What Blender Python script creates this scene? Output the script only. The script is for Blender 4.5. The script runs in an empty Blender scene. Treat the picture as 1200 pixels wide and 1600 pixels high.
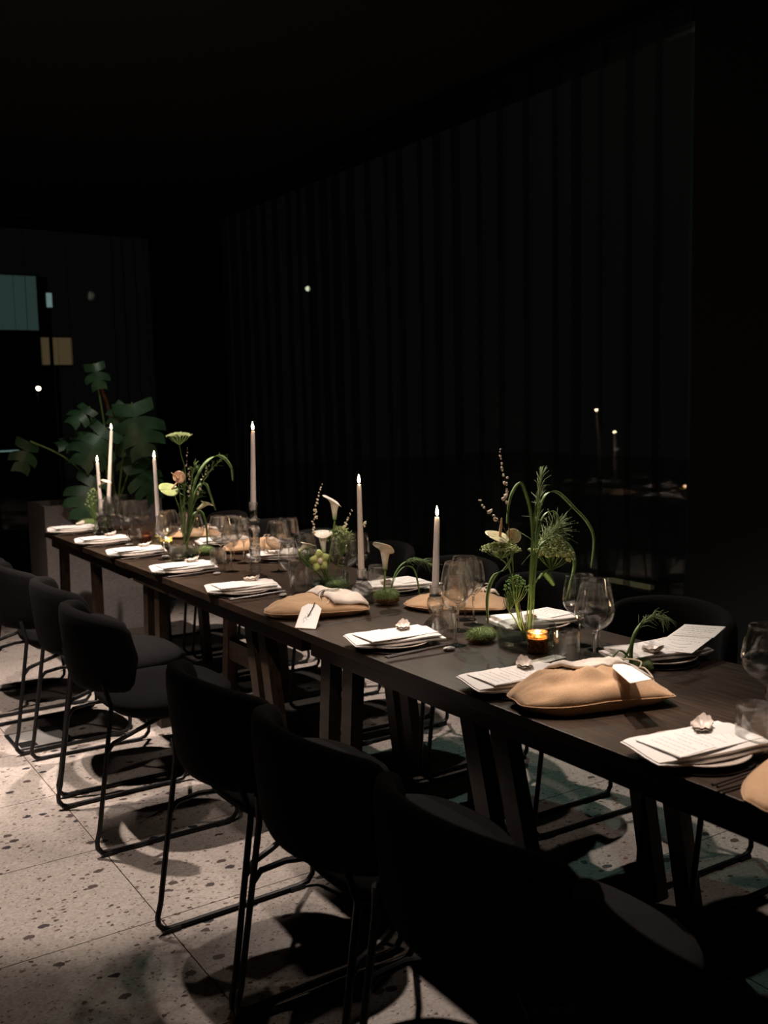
import bpy, bmesh, math, random
from mathutils import Vector, Matrix, noise
random.seed(7)
R = math.radians
PI = math.pi
S = bpy.context.scene
COL = S.collection

# ------------------------------------------------------------------ camera
CH = 1.5
F = 1560.0                                   # focal length in pixels of the 1200x1600 frame
vY = Vector((-1015.0, 155.0, -F)).normalized()
vh = Vector((1.0, .022, 0.0))
vZ = vY.cross(vh).normalized()
if vZ.y < 0: vZ = -vZ
vX = vY.cross(vZ)
W2C = Matrix((vX, vY, vZ))                   # rows: world axes in camera space
cam_d = bpy.data.cameras.new('camera'); cam = bpy.data.objects.new('camera', cam_d); COL.objects.link(cam)
cam.matrix_world = Matrix.Translation((0, 0, CH)) @ W2C.to_4x4()
cam_d.sensor_fit = 'VERTICAL'; cam_d.sensor_height = 36.0; cam_d.lens = F/1600*36.0
cam_d.clip_start = .05; cam_d.clip_end = 200
cam_d.dof.use_dof = True; cam_d.dof.focus_distance = 3.1; cam_d.dof.aperture_fstop = 4.0
S.camera = cam

def ray(px, py): return W2C @ Vector((px-600, 800-py, -F))
def onz(px, py, z):
    d = ray(px, py); return d*((z-CH)/d.z) + Vector((0, 0, CH))
def ony(px, py, y):
    d = ray(px, py); return d*(y/d.y) + Vector((0, 0, CH))
def onx(px, py, x):
    d = ray(px, py); return d*(x/d.x) + Vector((0, 0, CH))
def zat(x, y, py):                            # height above (x, y) that shows at row py
    lo, hi = 0.0, 3.0
    for _ in range(40):
        m = (lo+hi)/2
        c = W2C.transposed() @ (Vector((x, y, m))-Vector((0, 0, CH)))
        if 800-F*c.y/-c.z > py: lo = m
        else: hi = m
    return lo

# ------------------------------------------------------------------ world, exposure
w = bpy.data.worlds.new('night'); S.world = w; w.use_nodes = True
w.node_tree.nodes['Background'].inputs[0].default_value = (.72, .9, .72, 1)
w.node_tree.nodes['Background'].inputs[1].default_value = .0034
S.view_settings.view_transform = 'Standard'; S.view_settings.look = 'None'
S.view_settings.exposure = 0.0; S.view_settings.gamma = 1.0
S.view_settings.use_curve_mapping = False
S.cycles.use_denoising = True
S.cycles.max_bounces = 16; S.cycles.transmission_bounces = 16; S.cycles.transparent_max_bounces = 32
S.cycles.glossy_bounces = 6; S.cycles.diffuse_bounces = 3
S.cycles.sample_clamp_indirect = 12.0
S.cycles.caustics_reflective = False

# ------------------------------------------------------------------ spots: track lights above the frame, plus added fills
def spot(loc, target, power, size, color, blend=.35, rad=.03):
    d = bpy.data.lights.new('track_or_fill_spot', 'SPOT'); o = bpy.data.objects.new('track_or_fill_spot', d); COL.objects.link(o)
    d.energy = power; d.spot_size = R(size); d.spot_blend = blend; d.color = color; d.shadow_soft_size = rad
    o.location = loc
    o.rotation_euler = (Vector(target)-Vector(loc)).to_track_quat('-Z', 'Y').to_euler()
    return o
WARM = (1.0, .83, .725)
spot((.72, 4.1, 3.2), (1.02, 3.62, 0), 350, 37, WARM, .4)
spot((1.75, 2.1, 3.2), (1.62, 1.36, .75), 330, 20, WARM, .6, .04)
spot((1.9, 3.3, 3.2), (1.68, 2.25, .75), 250, 34, WARM, .8, .04)
spot((1.5, 4.7, 3.2), (1.68, 5.0, .75), 460, 66, WARM, .7)
spot((2.5, 4.3, 3.2), (2.5, 2.6, .3), 210, 50, WARM, .5)
spot((1.7, 4.9, 3.2), (2.1, 6.7, 1.5), 34, 30, (.9, .95, .8), .8)  # added fill to bring up the monstera leaves
spot((3.45, 4.3, 3.0), (2.15, 2.3, .0), 38, 46, (.56, .93, .78), .6)
spot((1.2, 1.9, 3.2), (.75, 2.2, 0), 16, 62, (1, .8, .66), .8)  # weak added fill over the lower left floor
spot((.15, 4.3, 3.2), (.95, 4.7, 0), 240, 46, WARM, .6)  # added fill from the left to brighten the shaded floor outlet
spot((.3, 1.9, 3.2), (1.9, 3.2, 1.0), 85, 42, WARM, .8, .05)  # added fill for the camera-facing sides of candles and flowers
spot((.4, 3.9, 3.2), (1.85, 5.2, 1.0), 60, 40, WARM, .8, .05)
spot((1.9, 2.9, 3.2), (1.1, 3.6, 0), 60, 60, WARM, .8, .06)
for gy in (1.5, 2.9, 4.3, 5.7): spot((2.7, gy, 3.2), (1.9, gy+.2, .75), 26, 50, WARM, .6, .05)  # added row of weak spots, only for more glints in the glass

# ------------------------------------------------------------------ materials
MATS = {}
def mat(name, col=(.5, .5, .5), rough=.5, metal=0, trans=0, ior=1.45, emit=None, estr=0, sheen=0, var=0, scale=40, bump=0, sss=0, spec=None, coat=0):
    m = bpy.data.materials.new(name); m.use_nodes = True; MATS[name] = m
    nt = m.node_tree; b = nt.nodes['Principled BSDF']
    b.inputs['Base Color'].default_value = (*col, 1)
    b.inputs['Roughness'].default_value = rough; b.inputs['Metallic'].default_value = metal
    b.inputs['Transmission Weight'].default_value = trans; b.inputs['IOR'].default_value = ior
    b.inputs['Sheen Weight'].default_value = sheen
    b.inputs['Coat Weight'].default_value = coat
    if spec is not None: b.inputs['Specular IOR Level'].default_value = spec
    if sss:
        b.inputs['Subsurface Weight'].default_value = sss; b.inputs['Subsurface Radius'].default_value = (.02, .01, .006)
    if emit:
        b.inputs['Emission Color'].default_value = (*emit, 1); b.inputs['Emission Strength'].default_value = estr
    if var or bump:
        tc = nt.nodes.new('ShaderNodeTexCoord'); n = nt.nodes.new('ShaderNodeTexNoise')
        n.inputs['Scale'].default_value = scale; n.inputs['Detail'].default_value = 4
        nt.links.new(tc.outputs['Object'], n.inputs['Vector'])
        if var:
            r = nt.nodes.new('ShaderNodeValToRGB')
            r.color_ramp.elements[0].position = .3; r.color_ramp.elements[1].position = .7
            r.color_ramp.elements[0].color = (*[c*(1-var) for c in col], 1)
            r.color_ramp.elements[1].color = (*[min(1, c*(1+var)) for c in col], 1)
            nt.links.new(n.outputs['Fac'], r.inputs['Fac']); nt.links.new(r.outputs[0], b.inputs['Base Color'])
        if bump:
            bp = nt.nodes.new('ShaderNodeBump'); bp.inputs['Strength'].default_value = bump; bp.inputs['Distance'].default_value = .002
            nt.links.new(n.outputs['Fac'], bp.inputs['Height']); nt.links.new(bp.outputs[0], b.inputs['Normal'])
    return m
mat('black_metal', (.012, .012, .013), .42, .3)
mat('chair_fabric', (.0055, .0052, .0052), 1.0, spec=.12, var=.5, scale=260, bump=.6)
mat('dark_wall', (.012, .014, .014), .9)
mat('dark_ceiling', (.006, .006, .006), .95)
mat('grout', (.12, .09, .07), .9)
mat('plaster', (.16, .14, .135), .9, var=.15, scale=60, bump=.3)
mat('white_cloth', (.80, .76, .72), .9, sheen=.2, var=.04, scale=300, bump=.25)
mat('paper', (.86, .82, .78), .75, var=.02, scale=200)
mat('kraft', (.75, .60, .42), .8)
mat('ink', (.46, .41, .38), .7)
mat('tan_cloth', (.50, .31, .17), .9, sheen=.2, var=.12, scale=350, bump=.35)
mat('cuff_cloth', (.84, .74, .64), .9, sheen=.2, var=.06, scale=350, bump=.3)
mat('cord', (.74, .60, .46), .85)
mat('dark_ribbon', (.03, .022, .02), .6)
mat('plate_glaze', (.52, .44, .38), .35, var=.15, scale=90)
mat('dark_glaze', (.03, .026, .025), .25)
mat('shell', (.72, .62, .54), .4, var=.25, scale=60, bump=.6)
mat('pebble', (.55, .52, .49), .5, var=.15, scale=80)
mat('dark_wood_stick', (.05, .035, .028), .35)
mat('wax', (.84, .74, .68), .5, sss=.08)
mat('wick', (.02, .015, .01), .9)
mat('flame', (1, .7, .4), .5, emit=(1, .70, .40), estr=60)
def glass_mat(name, col, ior, clear, gl, rough=.06, base=.05):
    m = bpy.data.materials.new(name); m.use_nodes = True; MATS[name] = m; nt = m.node_tree; nt.nodes.clear(); L = nt.links.new; N = nt.nodes.new
    o = N('ShaderNodeOutputMaterial'); t = N('ShaderNodeBsdfTransparent'); g = N('ShaderNodeBsdfGlass'); mx = N('ShaderNodeMixShader'); m2 = N('ShaderNodeMixShader'); gs = N('ShaderNodeBsdfGlossy')
    t.inputs[0].default_value = (*col, 1); g.inputs['Color'].default_value = (*col, 1); g.inputs['IOR'].default_value = ior; g.inputs['Roughness'].default_value = .0
    tc = N('ShaderNodeTexCoord'); nz = N('ShaderNodeTexNoise'); nz.inputs['Scale'].default_value = 55; bp = N('ShaderNodeBump'); bp.inputs['Strength'].default_value = 1.0; bp.inputs['Distance'].default_value = .0016; L(tc.outputs['Object'], nz.inputs['Vector']); L(nz.outputs['Fac'], bp.inputs['Height']); 
    if name == 'crystal': L(bp.outputs[0], gs.inputs['Normal'])
    gs.inputs['Roughness'].default_value = rough; mx.inputs[0].default_value = 1-clear
    lw = N('ShaderNodeLayerWeight'); lw.inputs['Blend'].default_value = .5; p = N('ShaderNodeMath'); p.operation = 'POWER'; p.inputs[1].default_value = 4.5; L(lw.outputs['Facing'], p.inputs[0])
    q = N('ShaderNodeMath'); q.operation = 'MULTIPLY_ADD'; q.inputs[1].default_value = gl; q.inputs[2].default_value = base; L(p.outputs[0], q.inputs[0])
    L(t.outputs[0], mx.inputs[1]); L(g.outputs[0], mx.inputs[2]); L(q.outputs[0], m2.inputs[0]); L(mx.outputs[0], m2.inputs[1]); L(gs.outputs[0], m2.inputs[2]); L(m2.outputs[0], o.inputs[0])
glass_mat('glass', (.995, .995, .99), 1.46, .84, .9, .03, .03)
glass_mat('crystal', (.97, .98, .98), 1.5, .45, .6, .035, .07)
glass_mat('teal_glass', (.94, .985, .97), 1.46, .75, .7, .04, .03)
mat('amber_glass', (.40, .19, .06), .12, trans=.75, ior=1.45, var=.7, scale=90, bump=.4)
mat('brown_glass', (.30, .13, .07), .1, trans=.8, ior=1.45, var=.5, scale=90)
mat('green_amber_glass', (.75, .66, .28), .12, trans=.75, ior=1.45, var=.5, scale=90)
mat('water', (.88, .95, .93), 0, trans=1, ior=1.33)
mat('glow_wax', (.9, .72, .45), .5, emit=(1, .66, .28), estr=3.2)  # emission stands in for candlelight glowing in the wax
mat('moss', (.17, .24, .07), .95, sheen=.3, var=.5, scale=180, bump=1)
mat('moss_brown', (.16, .08, .035), .95, var=.5, scale=180, bump=1)
mat('stem_green', (.16, .25, .07), .55, var=.2, scale=50)
mat('grass_green', (.15, .25, .08), .5, var=.3, scale=30)
mat('pale_grass', (.26, .33, .15), .7)
mat('umbel_green', (.38, .45, .2), .8, var=.3, scale=150)
mat('fresh_green', (.20, .38, .12), .7, var=.3, scale=120)
mat('lily_white', (.84, .78, .66), .45, sss=.15, var=.06, scale=30)
mat('orchid_green', (.55, .62, .22), .45, var=.2, scale=50)
mat('anthurium', (.62, .58, .34), .3, var=.2, scale=40)
mat('anthurium_green', (.36, .43, .16), .35, var=.2, scale=40)
mat('anthurium_pink', (.70, .42, .26), .4)
mat('blossom', (.84, .72, .56), .6)
mat('twig', (.06, .035, .02), .8)
mat('monstera', (.035, .085, .04), .38, var=.35, scale=14)
mat('rust_leaf', (.16, .05, .02), .6)
mat('lit_leg_wood', (.12, .07, .045), .6, var=.3, scale=30)  # dark table wood made browner: warm light put into the colour
mat('outlet_white', (.62, .60, .58), .4)
mat('outlet_dark', (.02, .02, .022), .4)
mat('soil', (.03, .02, .015), .95)
mat('book_dark', (.03, .028, .028), .5)
mat('book_band', (.45, .48, .44), .5)
mat('teal_panel', (.05, .1, .1), .8, emit=(.28, .5, .45), estr=.12)
mat('amber_panel', (.1, .08, .03), .8, emit=(.75, .55, .28), estr=.12)
mat('street_bulb', (1, .9, .7), .5, emit=(1, .86, .62), estr=14)
mat('street_bulb_dim', (1, .9, .7), .5, emit=(.8, .9, .6), estr=1.6)
mat('strip_light', (1, .9, .5), .5, emit=(.62, .58, .28), estr=.07)
mat('tube_light', (.8, 1, 1), .5, emit=(.5, .8, .75), estr=.4)
mat('asphalt', (.45, .5, .45), .9)

def lily_mat():
    m = mat('lily', (.84, .78, .66), .45, sss=.1); nt = m.node_tree; b = nt.nodes['Principled BSDF']
    tc = nt.nodes.new('ShaderNodeTexCoord'); sx = nt.nodes.new('ShaderNodeSeparateXYZ'); mr = nt.nodes.new('ShaderNodeMapRange'); mr.inputs[1].default_value = -.002; mr.inputs[2].default_value = .034
    r = nt.nodes.new('ShaderNodeValToRGB'); r.color_ramp.elements[0].color = (.22, .34, .09, 1); r.color_ramp.elements[1].color = (.86, .80, .68, 1)
    nt.links.new(tc.outputs['Object'], sx.inputs[0]); nt.links.new(sx.outputs[2], mr.inputs[0]); nt.links.new(mr.outputs[0], r.inputs[0]); nt.links.new(r.outputs[0], b.inputs['Base Color'])
lily_mat()

def wood_mat():
    m = mat('table_wood', (.05, .035, .027), .40, spec=.4); nt = m.node_tree; b = nt.nodes['Principled BSDF']
    tc = nt.nodes.new('ShaderNodeTexCoord'); mp = nt.nodes.new('ShaderNodeMapping'); mp.inputs['Scale'].default_value = (30, 1.5, 6)
    n = nt.nodes.new('ShaderNodeTexNoise'); n.inputs['Scale'].default_value = 4; n.inputs['Detail'].default_value = 8
    r = nt.nodes.new('ShaderNodeValToRGB'); r.color_ramp.elements[0].color = (.018, .011, .007, 1); r.color_ramp.elements[1].color = (.050, .030, .018, 1)
    r.color_ramp.elements[0].position = .35; r.color_ramp.elements[1].position = .65
    nt.links.new(tc.outputs['Object'], mp.inputs[0]); nt.links.new(mp.outputs[0], n.inputs['Vector'])
    nt.links.new(n.outputs['Fac'], r.inputs[0]); nt.links.new(r.outputs[0], b.inputs['Base Color'])
    bp = nt.nodes.new('ShaderNodeBump'); bp.inputs['Strength'].default_value = .08; bp.inputs['Distance'].default_value = .001
    nt.links.new(n.outputs['Fac'], bp.inputs['Height']); nt.links.new(bp.outputs[0], b.inputs['Normal'])
wood_mat()

def terrazzo():
    m = mat('terrazzo', (.5, .44, .39), .55); nt = m.node_tree; b = nt.nodes['Principled BSDF']; L = nt.links.new
    tc = nt.nodes.new('ShaderNodeTexCoord'); oi = nt.nodes.new('ShaderNodeObjectInfo')
    mul = nt.nodes.new('ShaderNodeMath'); mul.operation = 'MULTIPLY'; mul.inputs[1].default_value = 57.0; L(oi.outputs['Random'], mul.inputs[0])
    add = nt.nodes.new('ShaderNodeVectorMath'); add.operation = 'ADD'; L(tc.outputs['Object'], add.inputs[0]); L(mul.outputs[0], add.inputs[1])
    wn = nt.nodes.new('ShaderNodeTexNoise'); wn.inputs['Scale'].default_value = 70; wn.inputs['Detail'].default_value = 2; L(add.outputs[0], wn.inputs['Vector'])
    sc = nt.nodes.new('ShaderNodeVectorMath'); sc.operation = 'SCALE'; sc.inputs['Scale'].default_value = .014; L(wn.outputs['Color'], sc.inputs[0])
    a2 = nt.nodes.new('ShaderNodeVectorMath'); a2.operation = 'ADD'; L(add.outputs[0], a2.inputs[0]); L(sc.outputs[0], a2.inputs[1])
    base = nt.nodes.new('ShaderNodeTexVoronoi'); base.inputs['Scale'].default_value = 150; base.voronoi_dimensions = '2D'; L(a2.outputs[0], base.inputs['Vector'])
    br = nt.nodes.new('ShaderNodeValToRGB'); sep = nt.nodes.new('ShaderNodeSeparateColor'); L(base.outputs['Color'], sep.inputs[0]); L(sep.outputs[0], br.inputs[0])
    br.color_ramp.elements[0].color = (.36, .31, .275, 1); br.color_ramp.elements[1].color = (.50, .45, .41, 1)
    cur = br.outputs[0]
    for scale, prob, rad, c0, c1 in ((95, .92, .36, (.10, .07, .055, 1), (.22, .16, .12, 1)), (38, .93, .28, (.05, .035, .03, 1), (.17, .10, .07, 1)), (15, .93, .25, (.02, .022, .032, 1), (.09, .06, .05, 1))):
        mp = nt.nodes.new('ShaderNodeMapping'); mp.inputs['Rotation'].default_value = (0, 0, scale*.13); mp.inputs['Scale'].default_value = (1, 1.35, 1); L(a2.outputs[0], mp.inputs[0])
        v = nt.nodes.new('ShaderNodeTexVoronoi'); v.inputs['Scale'].default_value = scale; v.voronoi_dimensions = '2D'; L(mp.outputs[0], v.inputs['Vector'])
        s = nt.nodes.new('ShaderNodeSeparateColor'); L(v.outputs['Color'], s.inputs[0])
        g = nt.nodes.new('ShaderNodeMath'); g.operation = 'GREATER_THAN'; g.inputs[1].default_value = prob; L(s.outputs[0], g.inputs[0])
        l = nt.nodes.new('ShaderNodeMath'); l.operation = 'LESS_THAN'; l.inputs[1].default_value = rad; L(v.outputs['Distance'], l.inputs[0])
        k = nt.nodes.new('ShaderNodeMath'); k.operation = 'MULTIPLY'; L(g.outputs[0], k.inputs[0]); L(l.outputs[0], k.inputs[1])
        cr = nt.nodes.new('ShaderNodeValToRGB'); cr.color_ramp.elements[0].color = c0; cr.color_ramp.elements[1].color = c1; L(s.outputs[1], cr.inputs[0])
        mx = nt.nodes.new('ShaderNodeMix'); mx.data_type = 'RGBA'; L(k.outputs[0], mx.inputs['Factor']); L(cur, mx.inputs['A']); L(cr.outputs[0], mx.inputs['B'])
        cur = mx.outputs['Result']
    L(cur, b.inputs['Base Color'])
terrazzo()

def sheer(name, col, op):
    m = bpy.data.materials.new(name); m.use_nodes = True; MATS[name] = m; nt = m.node_tree; nt.nodes.clear()
    o = nt.nodes.new('ShaderNodeOutputMaterial'); mx = nt.nodes.new('ShaderNodeMixShader'); t = nt.nodes.new('ShaderNodeBsdfTransparent'); d = nt.nodes.new('ShaderNodeBsdfDiffuse')
    d.inputs[0].default_value = (*col, 1); mx.inputs[0].default_value = op
    tl = nt.nodes.new('ShaderNodeBsdfTranslucent'); tl.inputs[0].default_value = (*[c*2.5 for c in col], 1); md = nt.nodes.new('ShaderNodeMixShader'); nt.links.new(d.outputs[0], md.inputs[1]); nt.links.new(tl.outputs[0], md.inputs[2])
    nt.links.new(t.outputs[0], mx.inputs[1]); nt.links.new(md.outputs[0], mx.inputs[2]); nt.links.new(mx.outputs[0], o.inputs[0])
sheer('sheer_black', (.02, .024, .023), .42)
def pane_mat():
    m = bpy.data.materials.new('pane'); m.use_nodes = True; MATS['pane'] = m; nt = m.node_tree; nt.nodes.clear()
    o = nt.nodes.new('ShaderNodeOutputMaterial'); mx = nt.nodes.new('ShaderNodeMixShader'); t = nt.nodes.new('ShaderNodeBsdfTransparent'); g = nt.nodes.new('ShaderNodeBsdfGlossy')
    g.inputs['Roughness'].default_value = .0; fr = nt.nodes.new('ShaderNodeLayerWeight'); fr.inputs[0].default_value = .5
    pw = nt.nodes.new('ShaderNodeMath'); pw.operation = 'POWER'; pw.inputs[1].default_value = 5; nt.links.new(fr.outputs['Facing'], pw.inputs[0])
    ma = nt.nodes.new('ShaderNodeMath'); ma.operation = 'MULTIPLY_ADD'; ma.inputs[1].default_value = .9; ma.inputs[2].default_value = .045; nt.links.new(pw.outputs[0], ma.inputs[0]); nt.links.new(ma.outputs[0], mx.inputs[0]); nt.links.new(t.outputs[0], mx.inputs[1]); nt.links.new(g.outputs[0], mx.inputs[2]); nt.links.new(mx.outputs[0], o.inputs[0])
pane_mat()

# ------------------------------------------------------------------ mesh helpers
class MB:
    def __init__(s): s.v = []; s.f = []
    def add(s, vs, fs):
        b = len(s.v); s.v += [tuple(v) for v in vs]; s.f += [tuple(i+b for i in f) for f in fs]; return s
    def box(s, lo, hi, M=None):
        x0, y0, z0 = lo; x1, y1, z1 = hi
        vs = [Vector(p) for p in ((x0,y0,z0),(x1,y0,z0),(x1,y1,z0),(x0,y1,z0),(x0,y0,z1),(x1,y0,z1),(x1,y1,z1),(x0,y1,z1))]
        if M: vs = [M @ v for v in vs]
        return s.add(vs, [(0,3,2,1),(4,5,6,7),(0,1,5,4),(1,2,6,5),(2,3,7,6),(3,0,4,7)])
    def bar(s, a, b, wx, wy):                   # square bar between two points
        a = Vector(a); b = Vector(b); z = (b-a).normalized(); x = Vector((1,0,0)); x = (x - z*x.dot(z)).normalized(); y = z.cross(x)
        vs = [p + x*sx*wx/2 + y*sy*wy/2 for p in (a, b) for sx, sy in ((-1,-1),(1,-1),(1,1),(-1,1))]
        return s.add(vs, [(0,3,2,1),(4,5,6,7),(0,1,5,4),(1,2,6,5),(2,3,7,6),(3,0,4,7)])
    def lathe(s, prof, n=24, c=(0,0,0), sx=1, sy=1, M=None):   # prof: (r, z)
        vs = []; fs = []; c = Vector(c)
        for r, z in prof:
            for i in range(n):
                a = 2*PI*i/n; v = Vector((r*math.cos(a)*sx, r*math.sin(a)*sy, z)); 
                vs.append((M @ v if M else v)+c)
        for j in range(len(prof)-1):
            for i in range(n):
                k = (i+1) % n; fs.append((j*n+i, j*n+k, (j+1)*n+k, (j+1)*n+i))
        if prof[0][0] > 1e-6: fs.append(tuple(range(n))[::-1])
        if prof[-1][0] > 1e-6: fs.append(tuple((len(prof)-1)*n+i for i in range(n)))
        return s.add(vs, fs)
    def tube(s, pts, rad, n=8):
        pts = [Vector(p) for p in pts]; m = len(pts)
        rs = rad if isinstance(rad, (list, tuple)) else [rad]*m
        vs = []; fs = []; up = None
        for i, p in enumerate(pts):
            t = (pts[min(i+1, m-1)]-pts[max(i-1, 0)]).normalized()
            if up is None: up = Vector((0,0,1)) if abs(t.z) < .9 else Vector((1,0,0))
            u = (up - t*up.dot(t))
            if u.length < 1e-5: u = t.orthogonal()
            u.normalize(); up = u; v = t.cross(u)
            for k in range(n):
                a = 2*PI*k/n; vs.append(p + (u*math.cos(a)+v*math.sin(a))*rs[i])
        for i in range(m-1):
            for k in range(n):
                l = (k+1) % n; fs.append((i*n+k, i*n+l, (i+1)*n+l, (i+1)*n+k))
        fs.append(tuple(range(n))[::-1]); fs.append(tuple((m-1)*n+k for k in range(n)))
        return s.add(vs, fs)
    def ball(s, c, r, n=8, m=5, sc=(1,1,1)):
        c = Vector(c); vs = [c+Vector((0,0,-r*sc[2]))]; fs = []
        for j in range(1, m):
            b = -PI/2+PI*j/m
            for i in range(n):
                a = 2*PI*i/n; vs.append(c+Vector((math.cos(a)*math.cos(b)*r*sc[0], math.sin(a)*math.cos(b)*r*sc[1], math.sin(b)*r*sc[2])))
        vs.append(c+Vector((0,0,r*sc[2]))); T = len(vs)-1
        for i in range(n):
            k = (i+1) % n; fs.append((0, 1+k, 1+i)); fs.append((T, 1+(m-2)*n+i, 1+(m-2)*n+k))
            for j in range(m-2): fs.append((1+j*n+i, 1+j*n+k, 1+(j+1)*n+k, 1+(j+1)*n+i))
        return s.add(vs, fs)
    def grid(s, fn, nu, nv, closed=False):
        vs = [fn(i/nu, j/nv) for j in range(nv+1) for i in range(nu+1)]
        return s.add(vs, [(j*(nu+1)+i, j*(nu+1)+i+1, (j+1)*(nu+1)+i+1, (j+1)*(nu+1)+i) for j in range(nv) for i in range(nu)])
    def ribbon(s, pts, widths, side, th=.0006):       # a thin leaf blade along pts with real thickness
        pts = [Vector(p) for p in pts]; m = len(pts); side = Vector(side).normalized(); b = len(s.v)
        for i, p in enumerate(pts):
            t = (pts[min(i+1, m-1)]-pts[max(i-1, 0)]).normalized(); sd = (side - t*side.dot(t)).normalized(); nn = t.cross(sd)
            wd = widths[i] if isinstance(widths, (list, tuple)) else widths
            s.v += [tuple(p-sd*wd/2+nn*wd*.18), tuple(p-nn*th), tuple(p+sd*wd/2+nn*wd*.18), tuple(p+nn*th)]
        for i in range(m-1):
            for k in range(4):
                l = (k+1) % 4; s.f.append((b+i*4+k, b+i*4+l, b+(i+1)*4+l, b+(i+1)*4+k))
        s.f.append((b+3, b+2, b+1, b)); e = b+(m-1)*4; s.f.append((e, e+1, e+2, e+3))
        return s
    def build(s, name, m, parent=None, smooth=True, bevel=0, solid=0, sub=0, angle=40):
        me = bpy.data.meshes.new(name); me.from_pydata(s.v, [], s.f); me.materials.append(MATS[m])
        bm = bmesh.new(); bm.from_mesh(me); bmesh.ops.recalc_face_normals(bm, faces=bm.faces)
        if bevel: bmesh.ops.bevel(bm, geom=list(bm.edges), offset=bevel, segments=2, affect='EDGES', profile=.5)
        bm.to_mesh(me); bm.free()
        if smooth:
            me.polygons.foreach_set('use_smooth', [True]*len(me.polygons))
            if angle: me.set_sharp_from_angle(angle=R(angle))
        o = bpy.data.objects.new(name, me); COL.objects.link(o)
        if parent: o.parent = parent
        if solid:
            md = o.modifiers.new('thick', 'SOLIDIFY'); md.thickness = solid; md.offset = 0
        if sub:
            md = o.modifiers.new('sub', 'SUBSURF'); md.levels = sub; md.render_levels = sub
        return o

def smooth_pts(pts, n=6):                     # Catmull-Rom through the points
    P = [Vector(p) for p in pts]; out = []
    for i in range(len(P)-1):
        p0 = P[max(i-1, 0)]; p1 = P[i]; p2 = P[i+1]; p3 = P[min(i+2, len(P)-1)]
        for k in range(n):
            t = k/n; out.append(.5*((2*p1)+(-p0+p2)*t+(2*p0-5*p1+4*p2-p3)*t*t+(-p0+3*p1-3*p2+p3)*t**3))
    out.append(P[-1]); return out

def thing(name, label, cat, loc=(0,0,0), rz=0, group=None):
    o = bpy.data.objects.new(name, None); COL.objects.link(o); o.empty_display_size = .05
    o.location = loc; o.rotation_euler = (0, 0, rz); return tag(o, label, cat, group)
def tag(o, label, cat, group=None, kind=None):
    o['label'] = label; o['category'] = cat
    if group: o['group'] = group
    if kind: o['kind'] = kind
    return o
def struct(o): o['kind'] = 'structure'; return o
def dup(root, loc, rz, label, scale=1):
    r = root.copy(); COL.objects.link(r); r.location = loc; r.rotation_euler = (root.rotation_euler.x, root.rotation_euler.y, rz); r['label'] = label
    if scale != 1: r.scale = (scale, scale, scale)
    for ch in list(root.children):
        c = ch.copy(); COL.objects.link(c); c.parent = r
        for g in ch.children:
            d = g.copy(); COL.objects.link(d); d.parent = c
    return r
TZ = .75

# ================================================================== ROOM
struct(MB().box((-2.6, -3.1, -.06), (4.0, 9.3, -.004)).build('floor', 'grout', smooth=False))
floor = bpy.data.objects['floor']
tx, ty = 1.14, .567
tm = None
for i in range(-3, 3):
    for j in range(-1, 16):
        x0 = .930+i*tx; y0 = 2.700+(j-5)*ty
        if tm is None:
            tm = MB().box((-tx/2+.0018, -ty/2+.0018, -.004), (tx/2-.0018, ty/2-.0018, 0)).build('floor_tile', 'terrazzo', floor, smooth=False)
            o = tm
        else:
            o = tm.copy(); COL.objects.link(o)
        o.location = (x0+tx/2, y0+ty/2, 0)
struct(MB().box((-2.7, -3.2, 3.34), (4.3, 9.7, 3.44)).build('ceiling', 'dark_ceiling', smooth=False))
struct(MB().box((-2.7, -3.2, 0), (-2.6, 9.7, 3.34)).build('wall_left', 'dark_wall', smooth=False))
struct(MB().box((-2.6, -3.2, 0), (4.1, -3.1, 3.34)).build('wall_near', 'dark_wall', smooth=False))
wr = MB(); wr.box((3.75, -3.1, 0), (4.0, 3.16, 3.34)); wr.box((3.82, 3.16, 0), (4.0, 9.3, .42)); wr.box((3.82, 3.16, 3.26), (4.0, 9.3, 3.34)); wr.box((3.82, 8.95, .42), (4.0, 9.3, 3.26))
struct(wr.build('wall_right', 'dark_wall', smooth=False))
wf = MB(); wf.box((-2.6, 9.15, 0), (-.6, 9.3, 3.34)); wf.box((-.6, 9.15, 0), (3.82, 9.3, .35)); wf.box((-.6, 9.15, 3.1), (3.82, 9.3, 3.34)); wf.box((3.45, 9.15, .35), (3.82, 9.3, 3.1))
struct(wf.build('wall_far', 'dark_wall', smooth=False))
w1 = MB()
for y in (3.19, 8.92): w1.box((3.86, y-.03, .42), (3.92, y+.03, 3.26))
w1.box((3.86, 3.16, .42), (3.92, 8.95, .48)); w1.box((3.86, 3.16, 3.2), (3.92, 8.95, 3.26))
w1 = struct(w1.build('window_1', 'black_metal', smooth=False))
for a, b in ((3.22, 8.89),): MB().box((3.80, a, .48), (3.806, b, 3.2)).build('pane', 'pane', w1, smooth=False)
w2 = MB()
for x in (-.57, 1.2, 3.42): w2.box((x-.03, 9.2, .35), (x+.03, 9.26, 3.1))
w2.box((-.6, 9.2, .35), (3.45, 9.26, .41)); w2.box((-.6, 9.2, 3.04), (3.45, 9.26, 3.1))
w2 = struct(w2.build('window_2', 'black_metal', smooth=False))
for a, b in ((-.54, 1.17), (1.23, 3.39)): MB().box((a, 9.225, .41), (b, 9.231, 3.04)).build('pane', 'pane', w2, smooth=False)

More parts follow.
